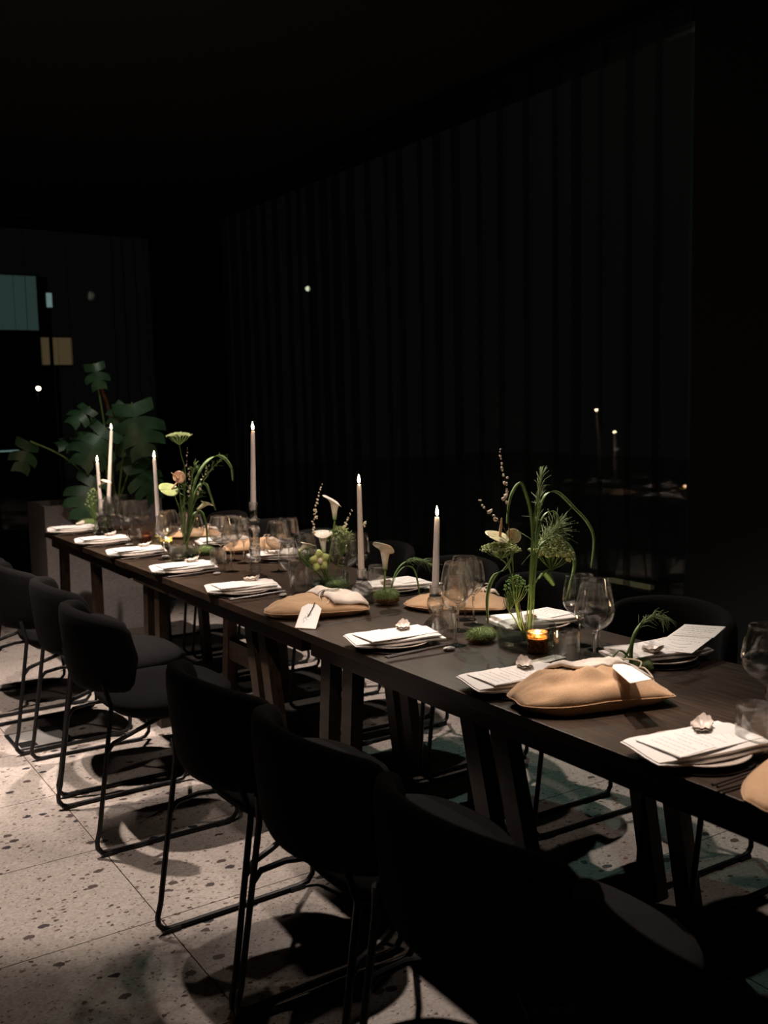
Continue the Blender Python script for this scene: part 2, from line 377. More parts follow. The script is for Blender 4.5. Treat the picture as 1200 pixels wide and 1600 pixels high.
def curtain(axis, c0, c1, fixed, z0, z1, pitch, depth, seed, sign):
    rnd = random.Random(seed); path = []; p = c0
    while p < c1:
        k = pitch*(.8+.4*rnd.random()); d = depth*(.7+.6*rnd.random())
        for u, v in ((0, 0), (.25, .10), (.5, .16), (.74, .08), (.80, .5), (.84, 1), (.89, .95), (.94, .35), (.97, .05)):
            path.append((p+k*u, fixed+sign*d*v))
        p += k
    mb = MB(); m = len(path); nz = 6
    for j in range(nz+1):
        z = z0+(z1-z0)*j/nz
        for q, (a, b) in enumerate(path):
            wob = .006*math.sin(a*9+z*2.2)
            mb.v.append((b+wob, a+wob, z) if axis == 'y' else (a+wob, b+wob, z))
    for j in range(nz):
        for i in range(m-1): mb.f.append((j*m+i, j*m+i+1, (j+1)*m+i+1, (j+1)*m+i))
    return mb
t = thing('sheer_curtain', 'black sheer pleated curtain along the long right-hand window', 'curtain', (0, 0, 0))
curtain('y', 3.17, 9.0, 3.74, .02, 3.235, .19, .07, 3, -1).build('drape', 'sheer_black', t, angle=0)
MB().box((3.71, 3.17, 3.235), (3.75, 9.0, 3.26)).build('curtain_rail', 'black_metal', t, smooth=False)
t = thing('sheer_curtain', 'black sheer curtain across the far window behind the plant', 'curtain', (0, 0, 0))
curtain('x', -.8, 3.66, 9.0, .02, 3.12, .12, .06, 5, -1).build('drape', 'sheer_black', t, angle=0)
MB().box((-.8, 8.98, 3.12), (3.66, 9.02, 3.15)).build('curtain_rail', 'black_metal', t, smooth=False)

d = bpy.data.lights.new('curtain_fill', 'POINT'); lo = bpy.data.objects.new('curtain_fill', d); COL.objects.link(lo); lo.location = (4.55, 3.55, 3.1); d.energy = 1.6; d.color = (.9, 1, .7); d.shadow_soft_size = .05  # added unseen light to brighten the curtain's upper right end
# outside the windows
struct(MB().box((-14, -10, -.5), (22, 26, -.35)).build('ground', 'asphalt', smooth=False))
def outside(name, label, cat, px0, py0, px1, py1, y, m, depth=.25):
    a = ony(px0, py1, y); b = ony(px1, py0, y)
    o = thing(name, label, cat, ((a.x+b.x)/2, y, a.z))
    W_ = (b.x-a.x)/2; H_ = b.z-a.z
    MB().box((-W_, -.02, 0), (W_, .0, H_)).build('lit_face', m, o, smooth=False)
    MB().box((-W_-.02, 0, -.02), (W_+.02, depth, H_+.02)).build('casing', 'dark_wall', o, smooth=False)
    if cat != 'window': MB().box((-.02, .01, -.35-a.z), (.02, .04, -.02)).build('post', 'dark_wall', o, smooth=False)
    return o
o = outside('shop_window', 'dim teal lit window of a building outside, at the left edge', 'window', -60, 432, 55, 514, 14, 'teal_panel')
MB().box((-3, .3, -3.6), (.72, .8, .75)).build('facade', 'dark_wall', o, smooth=False)
outside('lit_sign', 'small amber lit panel outside, seen between curtain folds at left', 'sign', 66, 528, 111, 570, 13.5, 'amber_panel')
outside('tube_lamp', 'short upright pale lamp tube outside above the amber panel', 'lamp', 73, 458, 80, 480, 13, 'tube_light', .05)
outside('tube_lamp', 'thin pale horizontal light line outside at the far left edge', 'lamp', -40, 703, 29, 708, 12, 'tube_light', .05)
def street_lamp(px, py, y, r, m, label):
    p = ony(px, py, y); o = thing('street_lamp', label, 'lamp', (p.x, p.y, -.35))
    MB().ball((0, 0, p.z+.35), r, 12, 8).build('bulb', m, o)
    MB().tube([(0, .06, 0), (0, .06, p.z+.3)], .02).build('pole', 'black_metal', o)
    MB().lathe([(r*1.3, 0), (r*.6, r*.6), (.01, r*.8)], 12, (0, .02, p.z+.35+r*.8)).build('lamp_shade', 'black_metal', o)
street_lamp(60, 607, 12.5, .027, 'street_bulb', 'glowing warm lamp outside at the left, beneath the amber panel')
p = onx(481, 451, 9.0); o = thing('street_lamp', 'tiny dim greenish lamp outside, high behind the long curtain', 'lamp', (p.x, p.y, -.35))
MB().ball((0, 0, p.z+.35), .045, 10, 6).build('bulb', 'street_bulb_dim', o); MB().tube([(.05, 0, 0), (.05, 0, p.z+.3)], .02).build('pole', 'black_metal', o)
p = onx(948, 906, 3.95+.8); q = onx(1014, 914, 4.75)
o = thing('strip_lamp', 'two dull yellow light strips low outside the window at right', 'lamp', (0, 0, 0))
MB().box((4.75, q.y, p.z-.015), (4.8, p.y, p.z+.01)).build('light_strip', 'strip_light', o, smooth=False)
MB().box((4.75, q.y-.0, p.z-.075), (4.8, p.y+.05, p.z-.055)).build('light_strip', 'strip_light', o, smooth=False)
MB().box((4.8, q.y-.1, -.35), (4.95, p.y+.1, p.z+.03)).build('low_wall', 'dark_wall', o, smooth=False)

# ================================================================== FLOOR HATCH
o = thing('floor_outlet', 'square white floor outlet cover with black frame between chair rails', 'outlet', (1.045, 4.56, 0))
MB().box((-.125, -.13, 0), (.125, .13, .003)).build('frame', 'outlet_dark', o, smooth=False)
MB().box((-.108, -.113, .003), (.108, .113, .005)).build('cover', 'outlet_white', o, smooth=False)
MB().box((-.104, -.109, .005), (-.03, -.03, .0065)).build('flap', 'outlet_dark', o, smooth=False)

# ================================================================== PLANTER + MONSTERA
o = thing('planter', 'grey plaster planter box beyond the far end of the table', 'planter', (2.03, 6.72, 0))
pl = MB(); pl.box((-.42, -.22, 0), (.36, -.19, .86)); pl.box((-.42, .19, 0), (.36, .22, .86)); pl.box((-.42, -.19, 0), (-.39, .19, .86)); pl.box((.33, -.19, 0), (.36, .19, .86)); pl.box((-.39, -.19, .02), (.33, .19, .05))
pl.build('box', 'plaster', o, smooth=False)
MB().box((-.39, -.19, .05), (.33, .19, .80)).build('soil', 'soil', o, smooth=False)
def monstera_leaf(parent, c, size, tip, nrm, splits=5, m='monstera', rnd=random.Random(2)):
    c = Vector(c); d = Vector(tip).normalized(); n = Vector(nrm); n = (n-d*n.dot(d)).normalized(); s = d.cross(n)
    mb = MB()
    def P(l, q):                                   # l along midrib 0..1, q sideways -1..1
        bend = -.25*(l-.3)**2 - .15*q*q
        return c + d*(l-.35)*size + s*q*size*.5 + n*bend*size
    def width(l): return (1-((l-.36)/.64)**2)**.5 if l > .36 else (1-((.36-l)/.50)**2)**.55 if l > -.13 else 0
    for sd in (-1, 1):
        K = splits
        for k in range(K):
            l0 = -.02+k/K*.98; l1 = -.02+(k+1)/K*.98
            steps = 6; rows = []
            gap = .0 if k < 1 else .12
            for q in range(steps+1):
                u = q/steps
                sh = (.12*u*u) if k > 0 else -.10*u
                nar = 1-gap*max(0, u-.35)/.65
                mid = (l0+l1)/2; hl = (l1-l0)/2*nar*(1.02 if u < .4 else 1)
                if u > .85: hl *= .86
                wd = width(min(.985, max(-.1, mid+sh*.7)))
                a = mid-hl+sh; b = mid+hl+sh
                rows.append((P(min(a, 1), sd*u*wd), P(min((a+b)/2, 1.02), sd*u*wd*1.02), P(min(b, 1.03), sd*u*wd)))
            base = len(mb.v)
            for r_ in rows: mb.v += [tuple(x) for x in r_]
            for q in range(steps):
                for z in range(2): mb.f.append((base+q*3+z, base+q*3+z+1, base+q*3+z+4, base+q*3+z+3))
    return mb.build('leaf', m, parent, angle=0)
o = thing('monstera_plant', 'large monstera plant with split leaves rising from the grey planter', 'plant', (0, 0, 0))
hub = Vector((2.12, 6.62, .82))
def leaf_at(px, py, y, size, tip, nrm=(-.3, -1, .35), sp=5):
    c = ony(px, py, y); monstera_leaf(o, c, size, tip, nrm, sp)
    pts = smooth_pts([hub+Vector((random.uniform(-.05, .05), random.uniform(-.03, .03), 0)), (hub+c)/2+Vector((0, .04, .12)), c+Vector(tip).normalized()*(-.4*size)], 5)
    MB().tube(pts, .006, 6).build('stem', 'stem_green', o)
leaf_at(150, 583, 6.6, .17, (.1, -.25, -1), (-.4, -1, .3), 3)
leaf_at(128, 645, 6.5, .17, (-.75, -.2, -.55), (-.5, -1, .6), 3)
leaf_at(214, 662, 6.45, .36, (.12, -.2, -1), (-.35, -1, .25), 4)
leaf_at(190, 646, 6.55, .17, (-.5, -.1, -.6), (0, -1, .4), 3)
leaf_at(152, 690, 6.45, .31, (-.75, -.2, -.8), (-.1, -1, .55), 4)
leaf_at(42, 708, 6.5, .20, (-.35, -.2, -1), (.3, -1, .2), 3)
leaf_at(110, 692, 6.6, .14, (-1, -.2, -.1), (0, -1, .9), 3)
leaf_at(140, 770, 6.4, .30, (-.5, -.25, -1), (-.2, -1, .3), 4)
leaf_at(228, 745, 6.5, .28, (.45, -.2, -1), (.1, -1, .3), 4)
leaf_at(205, 720, 6.7, .22, (.2, -.2, -1), (.1, -1, .3), 4)
MB().tube(smooth_pts([hub, (2.1, 6.66, 1.1), (2.13, 6.7, 1.4), (2.08, 6.7, 1.62)], 5), .012, 8).build('main_stem', 'rust_leaf', o)

# ================================================================== TABLES
X0, X1 = 1.50, 2.27
seams = [6.08, 4.63, 2.87, .90, -.9]
names = ['black-brown wooden table furthest away, beside the grey planter', 'dark wooden table between the furthest one and the tan pouch with dark ribbon',
         'long black-brown wooden table in front of the visible seam', 'dark wooden table end nearest the camera at the lower right']
legs = [[(6.0, 0), (5.38, -.03)], [(4.53, 0), (4.38, 0), (3.42, -.10), (3.31, -.10)], [(2.80, .02), (2.66, .02), (2.07, -.11), (1.94, -.11)], [(.6, 0), (.4, 0)]]
for k in range(4):
    ya, yb = seams[k+1]+.002, seams[k]-.002
    o = thing('dining_table', names[k], 'table', (0, 0, 0), group='dark tables set end to end in one long row')
    dx = (.0, .004, .0, -.003)[k]
    MB().box((X0+dx, ya, TZ-.028), (X1+dx, yb, TZ)).build('tabletop', 'table_wood', o, smooth=False, bevel=.0015)
    ap = MB(); ap.box((X0+.03, ya+.03, TZ-.085), (X0+.05, yb-.03, TZ-.028)); ap.box((X1-.05, ya+.03, TZ-.085), (X1-.03, yb-.03, TZ-.028)); ap.box((X0+.05, ya+.03, TZ-.085), (X1-.05, ya+.05, TZ-.028)); ap.box((X0+.05, yb-.05, TZ-.085), (X1-.05, yb-.03, TZ-.028))
    ap.build('apron', 'table_wood', o, smooth=False)
    for ly, lean in legs[k]:
        for sx in (0, 1):
            xb = X0+.09 if sx == 0 else X1-.09
            MB().bar((xb, ly, TZ-.03), (xb+(-.02 if sx == 0 else .02), ly+lean*2.0 if sx == 0 else ly+lean, 0), .045, .06).build('leg', 'table_wood', o, smooth=False)
    if k == 1:
        MB().box((X0+.5, 4.20, .25), (X0+.54, 4.6, .31)).build('stretcher', 'lit_leg_wood', o, smooth=False)  # same lit brown put into the colour
# trestle frame under the row; its brown is warm light put into the colour
o = thing('wooden_trestle', 'wooden trestle frame under the long table row, coloured as if lit', 'trestle', (2.0, 4.3, 0))
tr = ony; 
MB().bar((0, .22, .66), (-.0, .30, 0), .05, .06).build('leg', 'lit_leg_wood', o, smooth=False)
MB().bar((0, -.12, .66), (-.0, -.14, 0), .05, .06).build('leg', 'lit_leg_wood', o, smooth=False)
MB().box((-.022, -.14, .60), (.022, .25, .66)).build('top_rail', 'lit_leg_wood', o, smooth=False)
MB().box((-.018, -.12, .22), (.018, .26, .32)).build('lower_rail', 'lit_leg_wood', o, smooth=False)

# ================================================================== CHAIRS
def make_chair(label):
    t = thing('dining_chair', label, 'chair', group='dark upholstered sled-base chairs around the table')
    n = 28; m = 16; mb = MB()
    for i in range(n+1):
        u = i/n*2-1; ph = u*R(72)
        cx = -.238+.20*(1-math.cos(ph)); cy = .274*math.sin(ph)
        nx = -math.cos(ph); ny = math.sin(ph)
        e = max(0, (abs(u)-.80)/.20); s = math.sqrt(max(0, 1-e*e))
        hz = .142*(1-.22*abs(u)**2)*(.06+.94*s); th = .027*(.12+.88*s)
        cz = .672-.012*u*u
        for k in range(m):
            a = 2*PI*k/m; ca, sa = math.cos(a), math.sin(a)
            q = math.copysign(abs(ca)**.55, ca)*th; z = math.copysign(abs(sa)**.55, sa)*hz
            lean = -.10*(z)
            mb.v.append((cx+nx*q+lean*abs(math.cos(ph))-.0, cy+ny*q, cz+z))
    for i in range(n):
        for k in range(m):
            l = (k+1) % m; mb.f.append((i*m+k, i*m+l, (i+1)*m+l, (i+1)*m+k))
    mb.f.append(tuple(range(m))[::-1]); mb.f.append(tuple(n*m+k for k in range(m)))
    mb.build('backrest', 'chair_fabric', t, angle=0)
    prof = [(.0, .385), (.15, .388), (.21, .398), (.238, .418), (.246, .44), (.240, .460), (.215, .474), (.15, .480), (0, .482)]
    mb = MB(); nn = 40; vs = []
    for r, z in prof:
        for i in range(nn):
            a = 2*PI*i/nn; c, s_ = math.cos(a), math.sin(a); k = 1/((abs(c)**2.8+abs(s_)**2.8)**(1/2.8))
            vs.append((.075+r*c*k*.94, r*s_*k*1.0, z+.018+(.012*max(0, -c)*(r/.24) if z < .45 else 0)))
    fs = [(j*nn+i, j*nn+(i+1) % nn, (j+1)*nn+(i+1) % nn, (j+1)*nn+i) for j in range(len(prof)-1) for i in range(nn)]
    mb.add(vs, fs); mb.build('seat', 'chair_fabric', t, angle=0)
    for s in (-1, 1):
        y = s*.238
        pts = [(-.205, y*.86, .58), (-.19, y*.98, .50), (-.252, y, .095), (-.263, y, .055), (-.262, y, .032), (-.250, y, .016), (-.228, y, .0085), (.19, y, .0085), (.225, y, .014), (.243, y, .035), (.245, y, .06), (.21, y*.95, .39), (.16, y*.7, .405), (.0, y*.6, .405)]
        P = [Vector(pts[0]), Vector(pts[1])]+[Vector(p) for p in pts[2:]]
        MB().tube(P, .0085, 8).build('sled_leg', 'black_metal', t)
        MB().box((-.25, y-.012, 0), (-.20, y+.012, .012)).build('glide', 'black_metal', t, smooth=False); MB().box((.16, y-.012, 0), (.21, y+.012, .012)).build('glide', 'black_metal', t, smooth=False)
    for s in (-1, 1): MB().tube([(-.214, s*.236, .35), (-.19, s*.234, .378), (-.13, s*.22, .392), (.0, s*.15, .405)], .008, 8).build('seat_bar', 'black_metal', t)
    MB().tube([(.0, -.15, .405), (.0, .15, .405)], .008, 8).build('crossbar', 'black_metal', t)
    return t
near = [3.44, 2.385, 1.86, 1.335, .80, 4.02, 4.615, 5.22]
nlab = ['third dark chair of the near row beyond the empty gap, its back clear of its neighbours', 'dark chair just nearer than the gap in the near row', 'dark chair in the near row opposite the first bright menu plate gap, second from the gap',
        'large dark chair in the right foreground with its curved back end in full view', 'dark chair at the bottom right corner, its seat dimly lit', 'dark chair partly hidden behind the chair before the gap',
        'dark chair at the left frame edge, its rail beside the white floor outlet', 'furthest dark chair of the near row at the left frame edge']
nlab = ['dark chair whose whole back and both rear legs stand clear, left of the row\'s gap', 'first dark chair this side of the gap in the near row', 'second dark chair this side of the gap, between its two neighbours',
        'big dark chair at the front whose rounded back end overlaps the right floor', 'dark chair cut by the bottom right corner, only its seat in view', 'dark chair just behind the clear-standing one at left',
        'dark chair at the left edge with its rail over the white floor outlet', 'dark chair furthest back at the left frame edge, cut by the frame']
first = None
for k, y in enumerate(near):
    x = 1.162 if k != 5 else 1.20
    if k == 0: first = make_chair(nlab[0]); first.location = (x, y, 0)
    else: dup(first, (x, y, 0), [0, R(1.5), R(-1), R(1), 0, R(-2), R(1.5), 0][k], nlab[k])
far = [(2.21, 'far-side dark chair at right, its back rising behind the tilted menu card'), (2.83, 'far-side dark chair behind the tall flower vase'), (3.37, 'far-side dark chair behind the tan pouch lying across the table'),
       (3.98, 'far-side dark chair behind the calla lily glass bowl'), (4.6, 'far-side dark chair behind the tall ribbed candle holder'), (5.2, 'far-side dark chair behind the distant flower vase'), (5.8, 'far-side dark chair nearest the grey planter'),
       (1.55, 'far-side dark chair behind the wine glass at the right frame edge')]
for k, (y, l) in enumerate(far):
    dup(first, (2.395, y, 0), PI+R((k % 3-1)*1.5), l)

# ================================================================== PLACE SETTINGS
def make_plate(label):
    t = thing('plate', label, 'plate', group='ceramic plates under folded napkins')
    MB().lathe([(.0, .004), (.062, .004), (.064, 0), (.070, 0), (.074, .005), (.100, .012), (.110, .0165), (.1115, .019), (.108, .0195), (.09, .0145), (.07, .010), (0, .009)], 48).build('dish', 'plate_glaze', t, angle=0)
    MB().lathe([(.0, .0005), (.10, .0005), (.118, .003), (.119, .0045), (.10, .0035), (0, .0032)], 48).build('under_plate', 'dark_glaze', t, angle=0)
    return t
def make_napkin(label):
    mb = MB(); L_, Wd = .285, .15
    rnd = random.Random(4)
    for k in range(2):
        z0 = .0045*k*2.2; th = .0088; ins = (.0, .004)[k]; cut = (.0, .014)[k]
        def fn(u, v, top):
            x = -L_/2+ins+(L_-ins-cut)*u; y = -Wd/2+.004*k+(Wd-.008*k)*v
            e = min(1, u/.07); edge = math.sqrt(max(0, 1-(1-e)**2)); ey = min(1, min(v, 1-v)/.05); ee = min(edge, .35+.65*math.sqrt(max(0, 1-(1-ey)**2)))
            if u < .12: y *= .90+.10*math.sqrt(u/.12)
            zc = .0045*1.6+.0035*math.sin(x*22+y*9)*(u)+.002*math.sin(y*35)
            off = (z0-.0072)*(.3+.7*min(1, u/.15)) + (th/2 if top else -th/2)*(.25+.75*ee)
            return (x, y, zc+off+.003)
        nu, nv = 20, 10
        T = [fn(i/nu, j/nv, True) for j in range(nv+1) for i in range(nu+1)]; B = [fn(i/nu, j/nv, False) for j in range(nv+1) for i in range(nu+1)]
        n1 = (nu+1)*(nv+1); fs = []
        for j in range(nv):
            for i in range(nu):
                a = j*(nu+1)+i; fs += [(a, a+1, a+nu+2, a+nu+1), (n1+a, n1+a+nu+1, n1+a+nu+2, n1+a+1)]
        ring = [i for i in range(nu+1)]+[j*(nu+1)+nu for j in range(1, nv+1)]+[nv*(nu+1)+i for i in range(nu-1, -1, -1)]+[j*(nu+1) for j in range(nv-1, 0, -1)]
        for a, b in zip(ring, ring[1:]+ring[:1]): fs.append((a, n1+a, n1+b, b))
        mb.add(T+B, fs)
    o = mb.build('napkin', 'white_cloth', angle=60); tag(o, label, 'napkin', 'folded white napkins on the plates'); return o
def make_card(label, seed=0):
    t = thing('menu_card', label, 'card', group='printed menu cards on the napkins')
    MB().box((-.115, -.062, 0), (.115, .062, .0012)).build('sheet', 'paper', t, smooth=False)
    M = Matrix.Translation((-.035, .006, .0014)) @ Matrix.Rotation(R(4), 4, 'Z')
    MB().box((-.082, -.062, 0), (.02, .060, .001), M).build('folded_leaf', 'paper', t, smooth=False)
    rnd = random.Random(seed); pr = MB()
    for k in range(8):                                      # lines of small print across the card
        x = -.094+.017*k; y = -.048
        z = .00285 if x < -.01 else .0015
        while y < .046:
            l = rnd.uniform(.004, .012)
            if k in (3, 6) and abs(y) > .02: y += l; continue
            pr.box((x, y, z-.0002), (x+.0008, min(y+l, .048), z+.0002)); y += l+.0035
    for k in range(3):                                      # pen-drawn twig on the right half
        a = rnd.uniform(-.6, .6); pts = [(.045+.02*k+.02*math.cos(a+q*.5)*q*.5, -.03+.02*q, .0014) for q in range(4)]
        pr.tube(smooth_pts(pts, 3), .0004, 3)
    pr.build('print', 'ink', t, smooth=False)
    return t
def make_shell(label):
    mb = MB()
    def fn(u, v):
        a = u*2*PI; r = .024*v*(1+.07*math.sin(5*a)+.06*math.sin(11*a+1)); return (r*math.cos(a)*1.35, r*math.sin(a)*.9, .002+.009*v*v+.0018*math.sin(9*a)*v*v+.012*v*v*max(0, math.cos(a))**2)
    mb.grid(fn, 40, 6)
    def fn2(u, v):
        x, y, z = fn(u, v); return (x, y, max(.0, z-.004-.005*(1-v)))
    mb.grid(fn2, 40, 6)
    o = mb.build('oyster_shell', 'shell', angle=0); tag(o, label, 'shell', 'oyster shells on the menu cards'); return o
def make_pebble(label):
    o = MB().ball((0, 0, .006), .017, 16, 8, (1.15, .75, .36)).build('pebble_rest', 'pebble', angle=0); tag(o, label, 'chopstick rest', 'pebble rests beside the plates'); return o
def make_sticks(label):
    t = thing('chopsticks', label, 'chopsticks', group='pairs of dark chopsticks on pebbles')
    for s in (-1, 1): MB().tube([(-.115, s*.006, .003), (.115, s*.003, .0105)], [.0035, .0022], 6).build('stick', 'dark_wood_stick', t)
    return t
def scopy(o, loc, rz, label):
    c = o.copy(); COL.objects.link(c); c.location = loc; c.rotation_euler = (0, 0, rz); c['label'] = label; return c
pos = [  # x, y, rz, place words, far?
 (1.625, 5.93, 0, 'at the far end of the near side'), (1.615, 5.33, 0, 'second from the far end on the near side'), (1.62, 4.80, 0, 'third from the far end, before the round tumbler'),
 (1.62, 4.18, 0, 'before the distant flower vase'), (1.625, 3.56, 0, 'in front of the tall ribbed candle holder'), (1.635, 2.50, 0, 'between the ribboned tan pouch and the wine glass cluster'),
 (1.64, 1.93, 0, 'left of the big tan pouch'), (1.615, 1.335, 0, 'brightest and nearest, at lower right'),
 (2.13, 1.90, PI, 'on the far side at right, beneath a tilted card'), (2.14, 2.42, PI, 'on the far side behind the tall flower vase'), (2.11, 3.22, PI, 'on the far side behind the moss ball with the calla lily'),
 (2.12, 4.22, PI, 'on the far side behind the ribbed candle holder'), (2.12, 4.85, PI, 'on the far side behind the distant flower vase')]
proto = {}
for i, (x, y, rz, wd) in enumerate(pos):
    rnd = random.Random(i+11); z = TZ; wd = wd.replace('on the near side', 'near side')
    j = lambda a: rnd.uniform(-a, a)
    s = -1 if rz else 1
    items = [('plate', make_plate, (x, y, z), rz, 'beige ceramic plate '+wd),
             ('napkin', make_napkin, (x, y+j(.006), z+.0185), rz+R(-14+j(3)), 'folded white napkin '+wd),
             ('card', make_card, (x+s*.006, y+j(.005)-s*.004, z+.0372), rz+R(-3+j(3)), 'printed menu card '+wd),
             ('shell', make_shell, (x+s*.055, y+s*.03+j(.008), z+.0400), rz+R(30+j(70)), 'pale oyster shell '+wd)]
    if not rz and i not in (6,):
        px_ = x+.075; py_ = y-.155
        items += [('pebble', make_pebble, (px_+.02, py_, z), R(j(30)), 'grey pebble rest '+wd), ('sticks', make_sticks, (px_-.085, py_, z+.0105), R(-3+j(2)), 'dark chopsticks '+wd)]
    for key, fn, loc, r_, lab in items:
        if key not in proto:
            ob = fn(lab); proto[key] = ob; ob.location = loc; ob.rotation_euler = (0, 0, r_)
        elif key in ('plate', 'card', 'sticks'): dup(proto[key], loc, r_, lab)
        else: scopy(proto[key], loc, r_, lab)
o = dup(proto['card'], (2.235, 1.88, TZ+.050), PI+R(16), 'second menu card lying tilted over the far-side napkin at right'); o.rotation_euler = (R(3), R(7), PI+R(16))
o = dup(proto['card'], (2.22, 2.95+.28, TZ+.0012), PI+R(25), 'menu card flat on the table behind the far tan pouch'); o['group'] = 'printed menu cards on the napkins'

# ================================================================== POUCHES
def pouch(loc, rz, L_, W_, H_, flap, label, group='tan cloth drawstring pouches', seed=1, tagpos=None, tagrz=0, ribbon=False, loop=None):
    t = thing('cloth_pouch', label, 'pouch', loc, rz, group)
    rnd = random.Random(seed); off = Vector((rnd.random()*9, rnd.random()*9, 0))
    def outline(u, v):                                          # unit square to a pillow outline
        k = 1-.05*(v*v)*(abs(u)**3)+.02*math.sin(4*v+seed); kk = 1-.12*abs(u)**4-.42*max(0, -u)**2.5-.05*math.cos(3*u+seed)
        return u*L_/2*k, v*W_/2*kk
    def ht(u, v):
        h = H_*(max(0, 1-abs(u)**2.2)**.62)*(max(0, 1-abs(v)**2.2)**.62)
        wr = noise.noise(Vector((u*2.2, v*2.2, 0))+off)*.30+noise.noise(Vector((u*5+v*2, v*4, 3))+off)*.16-.10*abs(noise.noise(Vector((u*6-v*3, v*2+u, 7))+off))
        return h*(.92+wr)
    def top(a, b, up=0, floor_=.0):
        u, v = a*2-1, b*2-1; x, y = outline(u, v); return (x, y, .38*H_*(1-.25*abs(u))*.9+ht(u, v)*.62+up)
    def bot(a, b):
        u, v = a*2-1, b*2-1; x, y = outline(u, v); h = ht(u, v); return (x*(1-.0), y, max(.0015, .38*H_*(1-.25*abs(u))*.9-h*.62))
    nu, nv = 36, 26
    mb = MB(); mb.grid(top, nu, nv); mb.grid(bot, nu, nv); 
    ob = mb.build('body', 'tan_cloth', t, angle=0)
    bm = bmesh.new(); bm.from_mesh(ob.data); bmesh.ops.remove_doubles(bm, verts=bm.verts, dist=.0006); bmesh.ops.recalc_face_normals(bm, faces=bm.faces); bm.to_mesh(ob.data); bm.free()
    # seam welt round the edge
    ring = [top(k/40, 0) for k in range(40)]+[top(1, k/26) for k in range(26)]+[top(1-k/40, 1) for k in range(40)]+[top(0, 1-k/26) for k in range(27)]
    MB().tube(ring, .0016, 5).build('seam', 'tan_cloth', t)
    u0, u1, v0, v1 = flap
    def fl(a, b):
        uu = u0+(u1-u0)*a; vv = v1-(v1-v0)*(1-b)*min(1, .25+a*2.2)
        vv = vv+.03*math.sin(uu*5+seed); x, y, z = top(min(.97, (uu+1)/2), max(0.02, min(.98, (vv+1)/2)))
        e = min(a, 1-a, b, 1-b); lift = .004+.010*min(1, e/.18)+.004*math.sin(a*13+b*4+seed)
        if vv > .96: y += (vv-.96)*W_*.4; z -= (vv-.96)*.05
        return (x*(1.0+.03*a), y*1.01, z+lift)
    MB().grid(fl, 26, 14).build('cuff', 'cuff_cloth', t, solid=.006, angle=0)
    lp = loop or (.62, .30)
    x, y, z = top((lp[0]+1)/2, (lp[1]+1)/2); z += .018
    cz = [(x, y, z), (x-.018, y-.02, z+.004), (x-.030, y-.05, z-.008), (x-.022, y-.075, z-.022), (x-.006, y-.078, z-.024), (x+.004, y-.055, z-.010), (x+.003, y-.02, z+.003), (x, y, z)]
    if tagpos is None or ribbon: pass
    MB().tube(smooth_pts(cz, 5), .0022, 6).build('cord', 'cord', t)
    MB().tube(smooth_pts([(x, y, z), (x+.02, y+.03, z+.006), (x+.01, y+.07, z+.004), (x, y+.1, z-.004)], 4), .0022, 6).build('cord', 'cord', t)
    if ribbon:
        MB().ribbon(smooth_pts([(x-.03, y-.02, z), (x-.005, y, z+.008), (x+.03, y+.012, z+.004), (x+.055, y+.012, z+.006)], 4), .006, (0, 1, 0), .0008).build('ribbon', 'dark_ribbon', t)
        MB().ribbon(smooth_pts([(x, y, z+.006), (x-.016, y-.03, z+.006), (x-.025, y-.06, z)], 4), .006, (1, 0, 0), .0008).build('ribbon', 'dark_ribbon', t)
    if tagpos:                                  # world-space corners: near-left, near-right, far-right, far-left
        I = Matrix.Translation(loc) @ Matrix.Rotation(rz, 4, 'Z'); I = I.inverted()
        A, B, C_, D = [I @ Vector(q) for q in tagpos]
        nrm = (B-A).cross(D-A).normalized()
        if nrm.z < 0: nrm = -nrm
        P_ = lambda a, b: (A*(1-a)+B*a)*(1-b)+(D*(1-a)+C_*a)*b
        prof = [P_(0, 0), P_(1, 0), P_(1, .84), P_(.75, 1), P_(.25, 1), P_(0, .84)]
        vs = prof+[q+nrm*.0014 for q in prof]
        tg = MB().add(vs, [(5,4,3,2,1,0), (6,7,8,9,10,11)]+[(k, (k+1) % 6, (k+1) % 6+6, k+6) for k in range(6)]).build('tag', 'paper', t, smooth=False)
        bd = MB()
        for q in range(6): bd.tube([prof[q]+nrm*.0007, prof[(q+1) % 6]+nrm*.0007], .0012, 4)
        bd.build('tag_border', 'kraft', tg, smooth=False)
        pr = MB()
        for q in range(3):
            pr.tube(smooth_pts([P_(.30+.12*q+.05*math.sin(s_*1.9+q*2), .22+.12*q+s_*.055)+nrm*.0016 for s_ in range(6)], 3), .0006, 4)
        pr.build('handwriting', 'ink', tg, smooth=False)
        if ribbon: MB().ribbon([P_(.45, .45)+nrm*.003, P_(.55, .75)+nrm*.004, P_(.62, 1.02)+nrm*.008], .004, B-A, .0006).build('ribbon', 'dark_ribbon', t)
    return t
pouch((1.672, 3.055, TZ), R(-18), .365, .225, .075, (-.12, .98, -.8, .98), 'tan cloth pouch with dark ribbon and white tag over the table edge', seed=3, tagpos=[onz(461, 981, .752), onz(493, 983, .752), onz(504, 946, .806), onz(474, 943, .806)], ribbon=True, loop=(.18, -.05))
pouch((1.695, 1.735, TZ), R(-18), .385, .22, .095, (-.45, .98, .0, 1.06), 'big plump tan cloth pouch with pale rolled cuff near the table edge', seed=5, tagpos=[onz(985, 1068, .850), onz(1018, 1062, .852), onz(980, 1038, .842), onz(952, 1039, .840)], loop=(.93, .62))
pouch((1.675, 1.075, TZ), R(6), .42, .24, .065, (.45, 1.0, .62, 1.05), 'tan cloth pouch cut off by the right frame edge', seed=8, loop=(.9, .6))
pouch((2.115, 2.82, TZ), R(-42), .37, .235, .06, (.35, .8, .5, .95), 'tan cloth pouch on the far side behind the three wine glasses', seed=9, loop=(.5, .7))
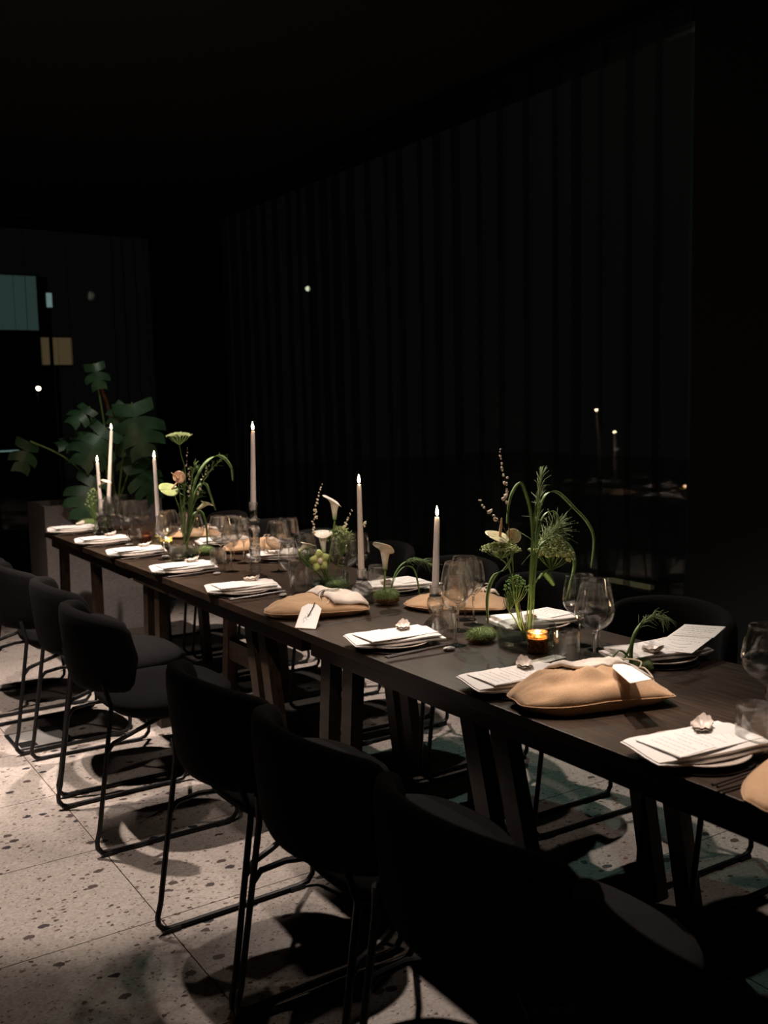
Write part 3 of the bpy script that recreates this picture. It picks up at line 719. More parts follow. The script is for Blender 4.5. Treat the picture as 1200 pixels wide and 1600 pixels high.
pouch((2.14, 4.55, TZ), R(-20), .30, .2, .07, (.4, .9, .5, .95), 'orange-brown cloth pouch standing on the far side behind the ribbed candle holder', seed=12, loop=(.5, .7))
pouch((2.12, 5.25, TZ), R(-20), .28, .19, .05, (.4, .9, .5, .95), 'small tan cloth pouch on the far side behind the distant vase', seed=14, loop=(.5, .7))

# ================================================================== GLASSWARE
def glass_prof(h, stem, rb, rr, wall=.0011):
    z0 = stem; H = h-stem
    out = [(.004, z0), (.012, z0+.004), (rb*.62, z0+H*.14), (rb*.90, z0+H*.27), (rb, z0+H*.42), (rb*.97, z0+H*.55), ((rb*.5+rr*.5)*1.01, z0+H*.78), (rr, h)]
    inn = [(rr-wall, h), ((rb*.5+rr*.5)*1.01-wall, z0+H*.78), (rb*.97-wall, z0+H*.55), (rb-wall, z0+H*.42), (rb*.90-wall, z0+H*.275), (rb*.62-wall, z0+H*.155), (.010, z0+.010), (0, z0+.008)]
    sm = []
    def cr(a):
        P = [Vector((r, 0, z)) for r, z in a]; return [(max(0, v.x), v.z) for v in smooth_pts(P, 3)]
    return cr(out)+cr(inn)
def wine_glass(kind, label):
    h, stem, rb, rr, rf = {'big': (.225, .088, .056, .040, .038), 'small': (.215, .100, .040, .029, .034), 'wide': (.215, .085, .050, .041, .037)}[kind]
    t = thing('wine_glass', label, 'wine glass', group='stemmed wine glasses on the table')
    MB().lathe([(0, stem)]+glass_prof(h, stem, rb, rr), 36).build('bowl', 'glass', t, angle=0)
    MB().lathe([(0, .004), (.0045, .006), (.0036, .02), (.0034, stem*.6), (.004, stem-.006), (.007, stem+.001), (0, stem+.002)], 14).build('stem', 'crystal', t, angle=0)
    MB().lathe([(0, 0), (rf, 0), (rf+.0006, .001), (rf*.6, .0022), (.010, .0045), (.005, .007), (0, .0075)], 36).build('foot', 'crystal', t, angle=0)
    return t
def tumbler(kind, label):
    h, rb, rm, rt = {'tall': (.105, .030, .036, .034), 'round': (.095, .024, .036, .027)}[kind]
    t = thing('tumbler', label, 'tumbler', group='stemless water tumblers on the table')
    P = [Vector(p) for p in ((rb*.8, 0, 0), (rb, 0, .002), (rb*1.06, 0, .012), (rm, 0, h*.4), (rm*.99, 0, h*.65), (rt, 0, h))]
    a = [(max(0, v.x), max(0, v.z)) for v in smooth_pts(P, 3)]
    b = [(max(0, r-.0013), max(z, .006)) for r, z in a[::-1] if z > .004]
    MB().lathe([(0, 0)]+a+b+[(0, .006)], 36).build('body', 'glass', t, angle=0)
    return t
gp = {}
def put_glass(kind, px, py, label, z=TZ, sc=1):
    p = onz(px, py, z); key = kind
    if key not in gp:
        o = wine_glass(kind, label) if kind in ('big', 'small', 'wide') else tumbler(kind, label); gp[key] = o; o.location = (p.x, p.y, z)
        if sc != 1: o.scale = (sc, sc, sc)
    else: o = dup(gp[key], (p.x, p.y, z), 0, label)
    o.scale = (sc, sc, sc); return o
GL = [
 ('big', 1196, 1128, 'large wine glass cut by the right frame edge'), ('tall', 1176, 1176, 'tumbler at the right frame edge beside the brightest menu card'),
 ('big', 929, 1036, 'front large wine glass of the cluster right of the tall flower vase'), ('wide', 905, 1008, 'large wine glass at the back left of the cluster right of the vase'),
 ('small', 936, 1016, 'small wine glass at the rear of the cluster right of the vase'), ('tall', 886, 1043, 'tumbler between the lit candle jar and the front large wine glass'),
 ('small', 712, 1008, 'front wine glass of the cluster left of the vase, with the smallest rim'), ('big', 716, 985, 'large wine glass just behind the front one, left of the vase'),
 ('wide', 727, 968, 'wine glass at the back of the cluster left of the vase'), ('small', 740, 976, 'narrow wine glass at the right of the cluster left of the vase'), ('tall', 693, 1000, 'tumbler at the left foot of the cluster beside the third candle holder'),
 ('small', 454, 933, 'narrow wine glass standing before the tumbler left of the calla bowl'), ('tall', 470, 927, 'tumbler behind the narrow wine glass, left of the calla bowl'),
 ('big', 436, 893, 'large wine glass right of the ribbed candle holder, before the brown pouch'), ('wide', 452, 882, 'wine glass behind the large one right of the ribbed candle holder'),
 ('wide', 478, 915, 'wide wine glass in front of the pointed white petal'), ('big', 539, 925, 'large wine glass in front of the moss ball beside the leaning candle'),
 ('wide', 560, 915, 'wine glass partly behind the candle above the round glass holder'), ('tall', 590, 925, 'tumbler behind the round candle holder'),
 ('small', 362, 893, 'front wine glass of the cluster left of the ribbed candle holder'), ('tall', 342, 893, 'tumbler at the left of the cluster beside the ribbed candle holder'),
 ('big', 346, 880, 'large wine glass at the back left of the cluster beside the ribbed holder'), ('wide', 366, 876, 'wine glass at the rear middle of the cluster beside the ribbed holder'), ('small', 382, 880, 'narrow wine glass at the right of the cluster beside the ribbed holder'),
 ('tall', 404, 878, 'tumbler directly behind the ribbed candle holder'),
 ('round', 211, 853, 'round-bodied tumbler behind the third plate from the far end'), ('big', 206, 845, 'wine glass above the round-bodied tumbler in the distance'), ('wide', 222, 843, 'wide wine glass right of the distant round tumbler'),
 ('small', 192, 842, 'narrow wine glass left of the distant round tumbler'), ('big', 177, 836, 'large wine glass beneath the tallest distant candle'), ('small', 163, 838, 'narrow wine glass beside the leftmost candle'),
 ('tall', 160, 832, 'tumbler at the foot of the leftmost candle'), ('wide', 190, 828, 'wine glass furthest away on the table'), ('big', 265, 868, 'large wine glass left of the distant flower vase'),
 ('small', 257, 874, 'narrow wine glass before the yellow-green candle jar'), ('tall', 280, 884, 'tumbler before the distant flower vase'), ('big', 303, 876, 'large wine glass before the distant flower vase'), ('small', 292, 868, 'narrow wine glass beside the distant flower vase'),
 ('tall', 930, 1030, 'tumbler behind the front large wine glass right of the vase')]
for k, px, py, l in GL[:-1]: put_glass(k, px, py, l)

# ================================================================== CANDLES
def flame_on(parent, top, s=1.0):
    MB().tube([top, top+Vector((.0006, 0, .007*s))], .0009, 5).build('wick', 'wick', parent)
    b = top+Vector((0, 0, .004*s))
    MB().lathe([(0, 0), (.0035*s, .003*s), (.0052*s, .009*s), (.0047*s, .015*s), (.0028*s, .023*s), (.0010*s, .029*s), (0, .032*s)], 14, b).build('flame', 'flame', parent, angle=0)
def flame_light(p, e=.5, name='candle_light'):
    d = bpy.data.lights.new(name, 'POINT'); o = bpy.data.objects.new(name, d); COL.objects.link(o); d.energy = e*1.9; d.color = (1, .66, .38); d.shadow_soft_size = .012; o.location = p+Vector((0, 0, .02))
HOLD = {
 'ribbed': [(0, 0), (.040, 0), (.046, .006), (.044, .014), (.024, .022), (.018, .030), (.024, .036), (.018, .042), (.023, .048), (.017, .055), (.022, .062), (.020, .085), (.023, .105), (.019, .118), (.022, .14), (.024, .165), (.018, .178), (.010, .184), (.022, .190), (.026, .197), (.018, .203), (.013, .206), (.016, .24), (.018, .252), (.015, .254), (.012, .232), (0, .230)],
 'bulb': [(0, 0), (.040, 0), (.046, .004), (.040, .012), (.033, .020), (.036, .034), (.032, .048), (.020, .060), (.014, .066), (.0165, .070), (.0175, .092), (.0155, .093), (.0135, .072), (0, .070)],
 'skirt': [(0, 0), (.034, 0), (.040, .003), (.032, .014), (.020, .026), (.016, .034), (.022, .046), (.026, .062), (.022, .076), (.014, .082), (.017, .086), (.018, .104), (.0155, .105), (.0135, .088), (0, .086)],
 'tall': [(0, 0), (.034, 0), (.038, .004), (.020, .014), (.014, .024), (.024, .040), (.014, .054), (.026, .072), (.030, .092), (.020, .112), (.014, .122), (.017, .128), (.018, .150), (.0155, .151), (.0135, .130), (0, .128)]}
CD = [ # base px, candle bottom row, top px, kind, label
 ((160, 836), 802, (152, 722), 'skirt', 'furthest left', .8), ((172, 832), 758, (174, 672), 'tall', 'tallest in the far group', .9), ((250, 862), 808, (241, 716), 'bulb', 'leaning left of the distant flower vase', .9),
 ((400, 907), 797, (395, 673), 'ribbed', 'in the tall ribbed glass holder', 1), ((566, 942), 897, (561, 757), 'bulb', 'in the middle of the table between calla bowl and moss ball', 1), ((681, 980), 928, (683, 808), 'skirt', 'beside the three wine glasses', 1)]
for (bx, by), cb, (tpx, tpy), kind, lab, sc in CD:
    p = onz(bx, by, TZ)
    h = thing('candle_holder', 'glass holder, taper '+lab, 'candle holder', (p.x, p.y, TZ), group='glass candle holders on the table')
    prof = HOLD[kind]; zt = prof[-2][1] if kind == 'ribbed' else prof[-2][1]
    zb = zat(p.x, p.y, cb)                      # candle foot height
    k = (zb-TZ)/prof[-1][1]; k = max(.7, min(1.35, k))
    pr = [(r*(1 if k < 1 else 1+.3*(k-1)), z*k) for r, z in prof]
    P = [Vector((r, 0, z)) for r, z in pr]
    MB().lathe([(max(0, v.x), max(0, v.z)) for v in smooth_pts(P, 3)], 40).build('body', 'crystal', h, angle=0)
    if kind in ('bulb', 'skirt', 'ribbed'):
        zc = {'bulb': .066, 'skirt': .082, 'ribbed': .184}[kind]*k
        MB().lathe([(.0145, zc-.002), (.0205, zc-.001), (.0205, zc+.002), (.0145, zc+.003)], 24).build('collar', 'black_metal', h)
    zb = TZ+prof[-1][1]*k+.001
    top = ony(tpx, tpy, p.y); bot = Vector((p.x, p.y, zb))
    lean = Vector((top.x-p.x, 0, top.z-zb))
    c = thing('taper_candle', 'lit white taper candle, '+lab, 'candle', (p.x, p.y, zb), group='lit white taper candles')
    rb, rt = .0118, .0085
    pts = [lean*t for t in (0, .25, .5, .75, .97, 1)]
    MB().tube(pts, [rb, rb*.95, rb*.88, rb*.8, rt, rt*.8], 18).build('wax', 'wax', c)
    flame_on(c, lean, 1.05)
    flame_light(top, .42)
# candle jars
def jar(px, py, r, h, m, label, lit=True, sc=1):
    p = onz(px, py, TZ); t = thing('candle_jar', label, 'candle jar', (p.x, p.y, TZ), group='small glass candle jars')
    MB().lathe([(0, 0), (r*.97, 0), (r, .002), (r, h), (r-.002, h), (r-.002, h*.66), (r-.002, .006), (0, .006)], 32).build('glass_wall', m, t, angle=30)
    MB().lathe([(0, .0065), (r-.003, .0065), (r-.003, h*.70), (0, h*.70)], 28).build('wax', 'wax', t, angle=30)
    if lit: MB().lathe([(0, h*.705), (r-.003, h*.705), (r-.003, h*.80), (r-.005, h*.78), (0, h*.73)], 28).build('glowing_wax_top', 'glow_wax', t, angle=30)  # emissive top layer imitates the candle's glow
    if lit:
        flame_on(t, Vector((0, 0, h*.64)), .75); flame_light(p+Vector((0, 0, h*.75)), .22)
    return t
jar(840, 1019, .031, .062, 'amber_glass', 'lit candle in a mottled amber glass in front of the tall flower vase')
jar(260, 858, .034, .06, 'green_amber_glass', 'glowing yellow-green candle jar left of the distant flower vase')
jar(228, 850, .030, .065, 'brown_glass', 'dark brown candle jar right of the distant round tumbler', False)

# box of matches by the amber candle
p = onz(852, 1040, TZ); o = thing('matchbox', 'flat dark matchbox with pale green top before the lit amber candle', 'matchbox', (p.x, p.y, TZ), R(4))
MB().box((-.062, -.02, 0), (.062, .02, .014)).build('tray', 'book_dark', o, smooth=False, bevel=.001)
MB().box((-.063, -.021, .014), (.063, .021, .017)).build('sleeve_top', 'book_band', o, smooth=False)

# ================================================================== VASES
def vase(px, py, r, h, label, water=.4, dy=0):
    p = onz(px, py, TZ); d = Vector((p.x, p.y, 0)).normalized(); c = p+d*r
    t = thing('glass_vase', label, 'vase', (c.x, c.y, TZ), group='low round glass vases')
    MB().lathe([(0, 0), (r*.96, 0), (r, .004), (r, h-.003), (r-.0015, h), (r-.0045, h-.003), (r-.0045, .008), (r-.008, .007), (0, .007)], 56).build('body', 'teal_glass', t, angle=30)
    MB().lathe([(0, .0075), (r-.005, .0075), (r-.005, h*water), (0, h*water)], 40).build('water', 'water', t, angle=30)
    MB().lathe([(0, .0078), (.03, .0078), (.028, .016), (0, .017)], 20).build('flower_frog', 'black_metal', t, angle=30)
    return c
v1 = vase(823, 1021, .088, .068, 'wide low glass vase holding the tallest grasses and umbels')
v2 = vase(515, 926, .078, .065, 'low glass vase holding callas and the green orchid')
v3 = vase(290, 882, .070, .075, 'distant low glass vase with arching grass and an umbel')

# ================================================================== FLOWERS
def ypts(y, pix, dy=0): return [ony(a, b, y+dy*(i/max(1, len(pix)-1))) for i, (a, b) in enumerate(pix)]
def blade(y, pix, wpx, label, dy=0, m='grass_green', fl='grass blades in the vases'):
    P = smooth_pts(ypts(y, pix, dy), 6); n = len(P); wd = wpx
    ws = [wd*max(.12, math.sin(PI*min(1, (i/(n-1)*.82+.16)))) for i in range(n)]
    d = Vector((P[0].x, P[0].y, 0)).normalized(); side = d.cross(Vector((0, 0, 1)))
    o = MB().ribbon(P, ws, side+Vector((0, 0, .3)), .0005).build('grass_blade', m, angle=0); tag(o, label, 'grass', fl); return o
def stem_pts(y, pix, foot=None, dy=0):
    P = ypts(y, pix, dy)
    if foot is not None: P = P+[Vector(foot)]
    return smooth_pts(P, 5)
def umbel(y, px, py, wpx, hpx, pix, foot, label, m='umbel_green', dome=.3, n=260, seed=1, tilt=0, e_=.17):
    t = thing('umbel_flower', label, 'flower', (0, 0, 0), group='green umbel flowers')
    c = ony(px, py, y); dist = (c-Vector((0, 0, CH))).length; s = dist/F; r = wpx*s/2; h = hpx*s
    P = smooth_pts([Vector((c.x, c.y, c.z-h*.9))]+ypts(y, pix)+[Vector(foot)], 5)
    MB().tube(P, .0022, 7).build('stem', 'stem_green', t)
    rnd = random.Random(seed); mb = MB(); ry = MB()
    ax = Vector((math.sin(tilt), 0, math.cos(tilt)))
    nc = 34
    for k in range(nc):
        a = k*2.39996; q = math.sqrt((k+.5)/nc); cc = Vector((math.cos(a)*q*r, math.sin(a)*q*r, h*(dome*(1-q*q)))) ; cc = c+Matrix.Rotation(tilt, 3, 'Y') @ cc
        ry.tube([Vector((c.x, c.y, c.z-h*.9)), (Vector((c.x, c.y, c.z-h*.9))*.35+cc*.65)+Vector((0, 0, -h*.12)), cc], .0007, 4)
        for j in range(n//nc):
            e = r*e_; v = Vector((rnd.gauss(0, .5)*e, rnd.gauss(0, .5)*e, rnd.gauss(0, .35)*e*.7)); mb.ball(cc+v, e*.26, 5, 3)
    mb.build('floret_head', m, t, angle=0); ry.build('rays', 'stem_green', t)
    return t
def fuzzy_spray(base, tip_dir, n, length, spread, m, parent, seed=0, droop=.4, bead=False, name='plume'):
    n = int(n*.6); rnd = random.Random(seed); mb = MB(); base = [Vector(b) for b in base]
    for k in range(n):
        b = base[int(len(base)*k/n)]; t = base[min(len(base)-1, int(len(base)*k/n)+1)]-base[max(0, int(len(base)*k/n)-1)]
        d = (t.normalized()*(.8) + Vector((rnd.gauss(0, 1), rnd.gauss(0, 1), rnd.gauss(0, 1)))*spread).normalized()
        L_ = length*rnd.uniform(.5, 1.1); e = b+d*L_+Vector((0, 0, -droop*L_*rnd.random())); mid = b+d*L_*.5+Vector((0, 0, .05*L_))
        mb.tube([b, mid, e], [.0008, .0007, .0004], 3)
        if bead: mb.ball(e, .0016, 4, 3)
    return mb.build(name, m, parent, angle=0)
def twig(y, pix, foot, label, seed=0, n=16, rmax=.0055, from_=0, to=1.0):
    t = thing('blossom_branch', label, 'branch', (0, 0, 0), group='twigs with pale blossoms')
    P = smooth_pts(ypts(y, pix)+([Vector(foot)] if foot is not None else []), 6)
    MB().tube(P, [.0006+.0010*i/len(P) for i in range(len(P))], 5).build('twig', 'twig', t)
    rnd = random.Random(seed); M_ = int(len(P)*to)
    for k in range(n):
        i = int(from_+(M_-1-from_)*k/n); r = rmax*(.45+.55*k/n)*rnd.uniform(.6, 1.1); p_ = P[i]+Vector((rnd.uniform(-1, 1), rnd.uniform(-1, 1), rnd.uniform(-.5, .5)))*r*1.3
        b = MB(); b.ball(p_, r, 8, 5, (1, 1, .85)); 
        if r > .003:
            for q in range(3): b.ball(p_+Vector((rnd.uniform(-1, 1), rnd.uniform(-1, 1), rnd.uniform(-1, 1)))*r*.7, r*.6, 6, 4)
        b.build('blossom', 'blossom', t, angle=0)
    return t
def calla(y, hp, sc, stem, foot, label, rz=0, tilt=0, m='lily'):
    """trumpet-shaped spathe; hp = pixel of the throat base"""
    c = ony(hp[0], hp[1], y); t = thing('calla_lily', label, 'flower', (c.x, c.y, c.z), group='white calla lilies')
    mb = MB()
    Mx = Matrix.Rotation(rz, 3, 'Z') @ Matrix.Rotation(tilt, 3, 'Y')
    def fn(u, v):
        a = u*2*PI*1.08; r = .0055+.0085*v**1.3+.006*v**4; z = .066*v+.017*v**3*math.cos(a)
        e = max(0, v-.72)/.28; r += .009*e**1.6*(1+.8*math.cos(a)); z -= .006*e**2*(1-.4*math.cos(a)); r *= 1+.08*e*math.sin(3*a)
        p_ = Vector((r*math.cos(a), r*math.sin(a), z))*sc; return Mx @ p_
    mb.grid(fn, 30, 14); mb.build('spathe', m, t, solid=.0012, angle=0)
    MB().tube([Mx @ Vector((0, 0, .01*sc)), Mx @ Vector((0, 0, .045*sc))], [.0022, .0018], 8).build('spadix', 'anthurium', t)
    P = smooth_pts([c+Vector((0, 0, -.004))]+ypts(y, stem)+[Vector(foot)], 5); P = [q-c for q in P]
    MB().tube(P, .0034, 8).build('stem', 'stem_green', t)
    return t
def anthurium(y, px, py, size, label, stem, foot, spad=(0, 0, 1), nrm=(-.5, -.6, .7), d=(-1, 0, .1), m='anthurium', sm='anthurium_pink'):
    c = ony(px, py, y); t = thing('anthurium_flower', label, 'flower', (0, 0, 0), group='anthurium flowers')
    d = Vector(d).normalized(); n = Vector(nrm); n = (n-d*n.dot(d)).normalized(); s = d.cross(n)
    def fn(u, v):
        a = u*2*PI; rr = size*(.5+.22*math.cos(a)-.12*abs(math.cos(a/2))**12)*v
        return c+d*(rr*math.cos(a)*1.15)+s*rr*math.sin(a)*1.05+n*(.18*rr*v-.25*size*v*v*.5*(math.sin(a)**2)*.8)
    MB().grid(fn, 36, 6).build('spathe', m, t, solid=.0014, angle=0)
    sp = Vector(spad).normalized(); MB().tube([c, c+sp*size*.45, c+sp*size*.8], [.0045, .004, .002], 8).build('spadix', sm, t)
    MB().tube(smooth_pts([c]+ypts(y, stem)+[Vector(foot)], 5), .0024, 7).build('stem', 'stem_green', t)
    return t
def mossball(px, py, sx, sy, sz, label, rz=0, seed=0, brown=.35, dy=.0):
    p = onz(px, py, TZ); d = Vector((p.x, p.y, 0)).normalized(); c = p+d*sy*.5
    t = thing('moss_mound', label, 'moss', (c.x, c.y, TZ), rz, group='moss mounds on the table')
    def surf(a, b, k=1.0):
        v = Vector((math.cos(a)*math.cos(b), math.sin(a)*math.cos(b), math.sin(b))); r = 1+.16*noise.noise(v*1.7+Vector((seed*3, 0, 0)))+.05*noise.noise(v*7)
        return Vector((v.x*sx*r*k, v.y*sy*r*k, max(0.0006, sz+v.z*sz*r*k)))
    for nm, lo, hi, m in (('moss_cap', -PI/2+brown*PI, PI/2, 'moss'), ('root_base', -PI/2, -PI/2+brown*PI+.05, 'moss_brown')):
        mb = MB(); mb.grid(lambda u, v: surf(u*2*PI, lo+(hi-lo)*v), 30, 10); ob = mb.build(nm, m, t, angle=0)
    rnd = random.Random(seed); hb = {'moss': MB(), 'moss_brown': MB()}
    for k in range(2600):
        b = math.asin(rnd.uniform(-.75, 1)); a = rnd.uniform(0, 2*PI); q = surf(a, b); nrm = (q-Vector((0, 0, sz))).normalized(); L_ = rnd.uniform(.003, .008)
        e = q+(nrm+Vector((rnd.gauss(0, .5), rnd.gauss(0, .5), rnd.gauss(0, .5))))*L_; e.z = max(e.z, .0003)
        sd = nrm.orthogonal()*.0007; m = 'moss' if b > -PI/2+brown*PI+rnd.gauss(0, .15) else 'moss_brown'
        sd2 = nrm.cross(sd.normalized())*.0007; q0 = q-nrm*.001
        hb[m].add([q0-sd, q0+sd, q0+sd2, e], [(0, 1, 3), (1, 2, 3), (2, 0, 3), (0, 2, 1)])
    for m, mb in hb.items():
        if mb.v: ob = mb.build('moss_fibres', m, t, smooth=False); ob['kind'] = 'stuff'
    return Vector((c.x, c.y, TZ+sz*1.7))

# --- vase 1
Y1 = v1.y; f1 = lambda dx, dy=0: (v1.x+dx, v1.y+dy, TZ+.018)
blade(Y1, [(792, 818), (795, 790), (801, 768), (813, 753), (822, 772), (829, 800), (832, 840), (828, 900), (824, 960), (822, 985)], .011, 'grass blade bent over in a narrow arch at the top of the tall vase', -.01)
blade(Y1, [(924, 887), (928, 843), (918, 817), (897, 794), (873, 771), (856, 771), (845, 790), (838, 830), (831, 900), (826, 985)], .011, 'longest grass blade arching far right over the wine glasses', .02)
blade(Y1, [(884, 938), (893, 905), (898, 882), (894, 862), (882, 848), (862, 843), (846, 850), (838, 880), (832, 985)], .013, 'grass blade drooping over the right umbel', -.02)
blade(Y1, [(763, 975), (761, 940), (765, 915), (774, 897), (788, 889), (799, 872), (806, 850)], .012, 'broad grass blade dropping left of the tall vase', -.02)
blade(Y1, [(878, 826), (871, 806), (862, 799), (850, 806), (842, 830), (834, 900), (828, 985)], .008, 'short folded grass blade in the middle of the tall vase', .01)
blade(Y1, [(838, 785), (834, 820), (830, 880), (828, 985)], .007, 'upright grass blade in the tall vase', 0)
t = thing('fountain_grass', 'tall feathery grass plume at the top of the wide vase', 'grass', (0, 0, 0), group='feathery grass stems')
P = smooth_pts(ypts(Y1, [(826, 985), (832, 900), (838, 830), (842, 775)]), 6); MB().tube(P, .0018, 6).build('stem', 'stem_green', t)
fuzzy_spray(smooth_pts(ypts(Y1, [(838, 820), (841, 790), (843, 765), (846, 745)]), 6), None, 170, .045, .28, 'pale_grass', t, 3, .1)
t = thing('fountain_grass', 'fine beaded grass spray right of the plume in the wide vase', 'grass', (0, 0, 0), group='feathery grass stems')
P = smooth_pts(ypts(Y1, [(828, 985), (836, 900), (842, 860), (850, 845)]), 6); MB().tube(P, .0016, 6).build('stem', 'stem_green', t)
fuzzy_spray(smooth_pts(ypts(Y1, [(842, 858), (856, 842), (868, 828)]), 6), None, 320, .075, .42, 'pale_grass', t, 5, .15, True)
umbel(Y1, 782, 859, 60, 16, [(790, 880), (799, 900), (806, 950)], f1(-.01), 'flat green umbel at the left above the wide vase', n=700, seed=1, dome=.6)
umbel(Y1, 861, 868, 62, 26, [(850, 893), (833, 918), (828, 955)], f1(.005), 'domed green umbel at the right above the wide vase', n=1100, seed=2, dome=1.1, tilt=.25, e_=.24)
umbel(Y1, 806, 922, 40, 26, [(808, 950)], f1(-.005, -.01), 'small fresh green flower cluster just above the wide vase', m='fresh_green', n=260, seed=3, dome=.9)
umbel(Y1-.02, 795, 940, 20, 18, [(803, 965)], f1(-.01, -.015), 'tiny fresh green cluster hanging left above the wide vase', m='fresh_green', n=130, seed=4, dome=.9)
anthurium(Y1, 781, 838, .068, 'cream anthurium above the left umbel of the wide vase', [(795, 880), (803, 930)], f1(-.012), spad=(.15, 0, 1), d=(-1, -.1, -.05), nrm=(-.1, -.45, 1))
anthurium(Y1+.01, 800, 841, .042, 'small curled cream anthurium beside the pink spadix', [(801, 880), (805, 930)], f1(0), spad=(-.3, 0, .8), d=(.5, -.2, .8), nrm=(-.6, -.7, .1))
twig(Y1, [(782, 701), (784, 720), (787, 738), (790, 757), (792, 776), (791, 792), (795, 815), (796, 850), (803, 900)], f1(0), 'tallest blossom branch rising above the wide vase', 1, 20, .0065, 0, .55)
twig(Y1, [(748, 781), (760, 797), (775, 811), (790, 830), (798, 870)], f1(-.01), 'side blossom branch leaning left above the wide vase', 2, 8, .007, 0, .5)
blade(Y1-.02, [(866, 915), (858, 903), (850, 896), (842, 905)], .022, 'small round leaf under the right umbel', m='fresh_green')
# --- vase 2
Y2 = v2.y; f2 = lambda dx, dy=0: (v2.x+dx, v2.y+dy, TZ+.018)
calla(Y2, (523, 812), 1.25, [(519, 850), (512, 890)], f2(0), 'white calla lily standing highest in the middle vase', rz=2.6, tilt=0)
calla(Y2-.03, (506, 864), 1.3, [(505, 885)], f2(0, -.01), 'white calla lily bending left in the middle vase', rz=1.2, tilt=.35)
calla(Y2-.02, (466, 864), .9, [(480, 880), (500, 900)], f2(-.02), 'pointed white calla at the left of the middle vase', rz=0, tilt=.9)
umbel(Y2, 532, 846, 44, 28, [(528, 880)], f2(.01), 'pale green domed flower cluster in the middle vase', n=520, seed=6, dome=.8)
umbel(Y2+.02, 480, 870, 26, 18, [(495, 893)], f2(-.01), 'dark leafy green cluster at the left of the middle vase', m='moss', n=200, seed=7, dome=.8)
c = ony(498, 876, Y2-.05); t = thing('orchid_bloom', 'yellow-green orchid bloom low in the middle vase', 'flower', (c.x, c.y, c.z))
for k in range(5):
    a = k*2*PI/5+.4; d = Vector((math.cos(a), -.25, math.sin(a)))
    def fn(u, v, d=d): 
        s_ = d.cross(Vector((0, 1, .1))).normalized(); wd = .021*math.sin(PI*min(.98, v*.8+.15)); return d*v*.046+s_*(u-.5)*2*wd+Vector((0, -.012*math.sin(v*3)+.01*(u-.5)**2*4, 0))
    MB().grid(fn, 6, 8).build('petal', 'orchid_green', t, solid=.001, angle=0)
MB().ball((0, -.012, 0), .011, 12, 8, (1, .8, 1.2)).build('lip', 'blossom', t)
MB().tube([(0, .005, -.005), (.01, .02, -.03), tuple(Vector(f2(.02))-c)], .0025, 6).build('stem', 'stem_green', t)
twig(Y2, [(504, 756), (500, 768), (497, 780), (493, 795), (492, 800), (490, 815), (489, 828), (492, 845), (497, 870)], f2(-.01), 'tallest blossom branch of the middle vase, left of the high calla', 4, 22, .007, 0, .75)
twig(Y2, [(549, 797), (545, 808), (541, 815), (538, 825), (537, 838), (530, 870)], f2(.01), 'short blossom branch between the high calla and the candle', 5, 14, .006, 0, .6)
twig(Y2+.03, [(571, 815), (568, 822), (560, 840), (545, 875)], f2(.015), 'tiny blossom branch peeping out right of the middle candle', 6, 8, .006, 0, .35)
blade(Y2, [(515, 828), (516, 845), (513, 880), (508, 915)], .008, 'short upright leaf between the callas of the middle vase')
for k, (a_, b_) in enumerate((((485, 905), 'first'), ((535, 900), 'second'))):
    pass
# --- vase 3
Y3 = v3.y; f3 = lambda dx, dy=0: (v3.x+dx, v3.y+dy, TZ+.018)
umbel(Y3, 280, 681, 38, 16, [(283, 710), (290, 740), (288, 790), (290, 840)], f3(0), 'flat green umbel on a long stem, highest in the distant vase', n=380, seed=8, dome=.25)
anthurium(Y3, 268, 764, .088, 'pale green anthurium at the left of the distant vase', [(280, 795), (288, 840)], f3(-.01), spad=(.5, 0, .5), d=(-1, -.1, -.15), nrm=(-.1, -.6, .8), m='anthurium_green')
anthurium(Y3-.02, 278, 748, .055, 'small pinkish anthurium above the pale green one', [(282, 780), (289, 840)], f3(-.01), spad=(-.6, 0, .6), d=(.6, -.1, .7), nrm=(-.6, -.8, .2), m='anthurium_pink')
blade(Y3, [(364, 752), (361, 730), (345, 713), (325, 720), (308, 745), (300, 775), (293, 820), (290, 862)], .016, 'long grass blade arching right from the distant vase')
blade(Y3, [(337, 798), (330, 777), (322, 757), (311, 759), (302, 780), (295, 820), (291, 862)], .013, 'shorter grass blade bent right from the distant vase')
blade(Y3, [(324, 850), (322, 820), (314, 800), (302, 805), (296, 830), (291, 862)], .014, 'low grass blade drooping over the distant vase')
calla(Y3-.02, (308, 797), 1.0, [(300, 825), (293, 850)], f3(.01), 'pale greenish calla leaning right in the distant vase', rz=0, tilt=1.0, m='anthurium')
twig(Y3, [(293, 700), (292, 725), (297, 745), (296, 775), (292, 820)], f3(0), 'blossom twig beside the long umbel stem of the distant vase', 9, 16, .006, 0, .7)
twig(Y3, [(327, 726), (321, 738), (312, 762), (303, 785), (295, 820)], f3(.01), 'blossom twig leaning right in the distant vase', 10, 12, .007, 0, .6)
t = thing('fountain_grass', 'feathery green sprays filling the distant vase', 'grass', (0, 0, 0), group='feathery grass stems')
for k, pix in enumerate(([(290, 862), (294, 800), (300, 750), (304, 730)], [(288, 862), (284, 810), (288, 770), (285, 745)], [(292, 862), (300, 800), (322, 745), (345, 718)])):
    P = smooth_pts(ypts(Y3, pix), 6); MB().tube(P, .0016, 5).build('stem', 'stem_green', t); fuzzy_spray(P[6:], None, 120, .05, .4, 'grass_green', t, 20+k, .2)
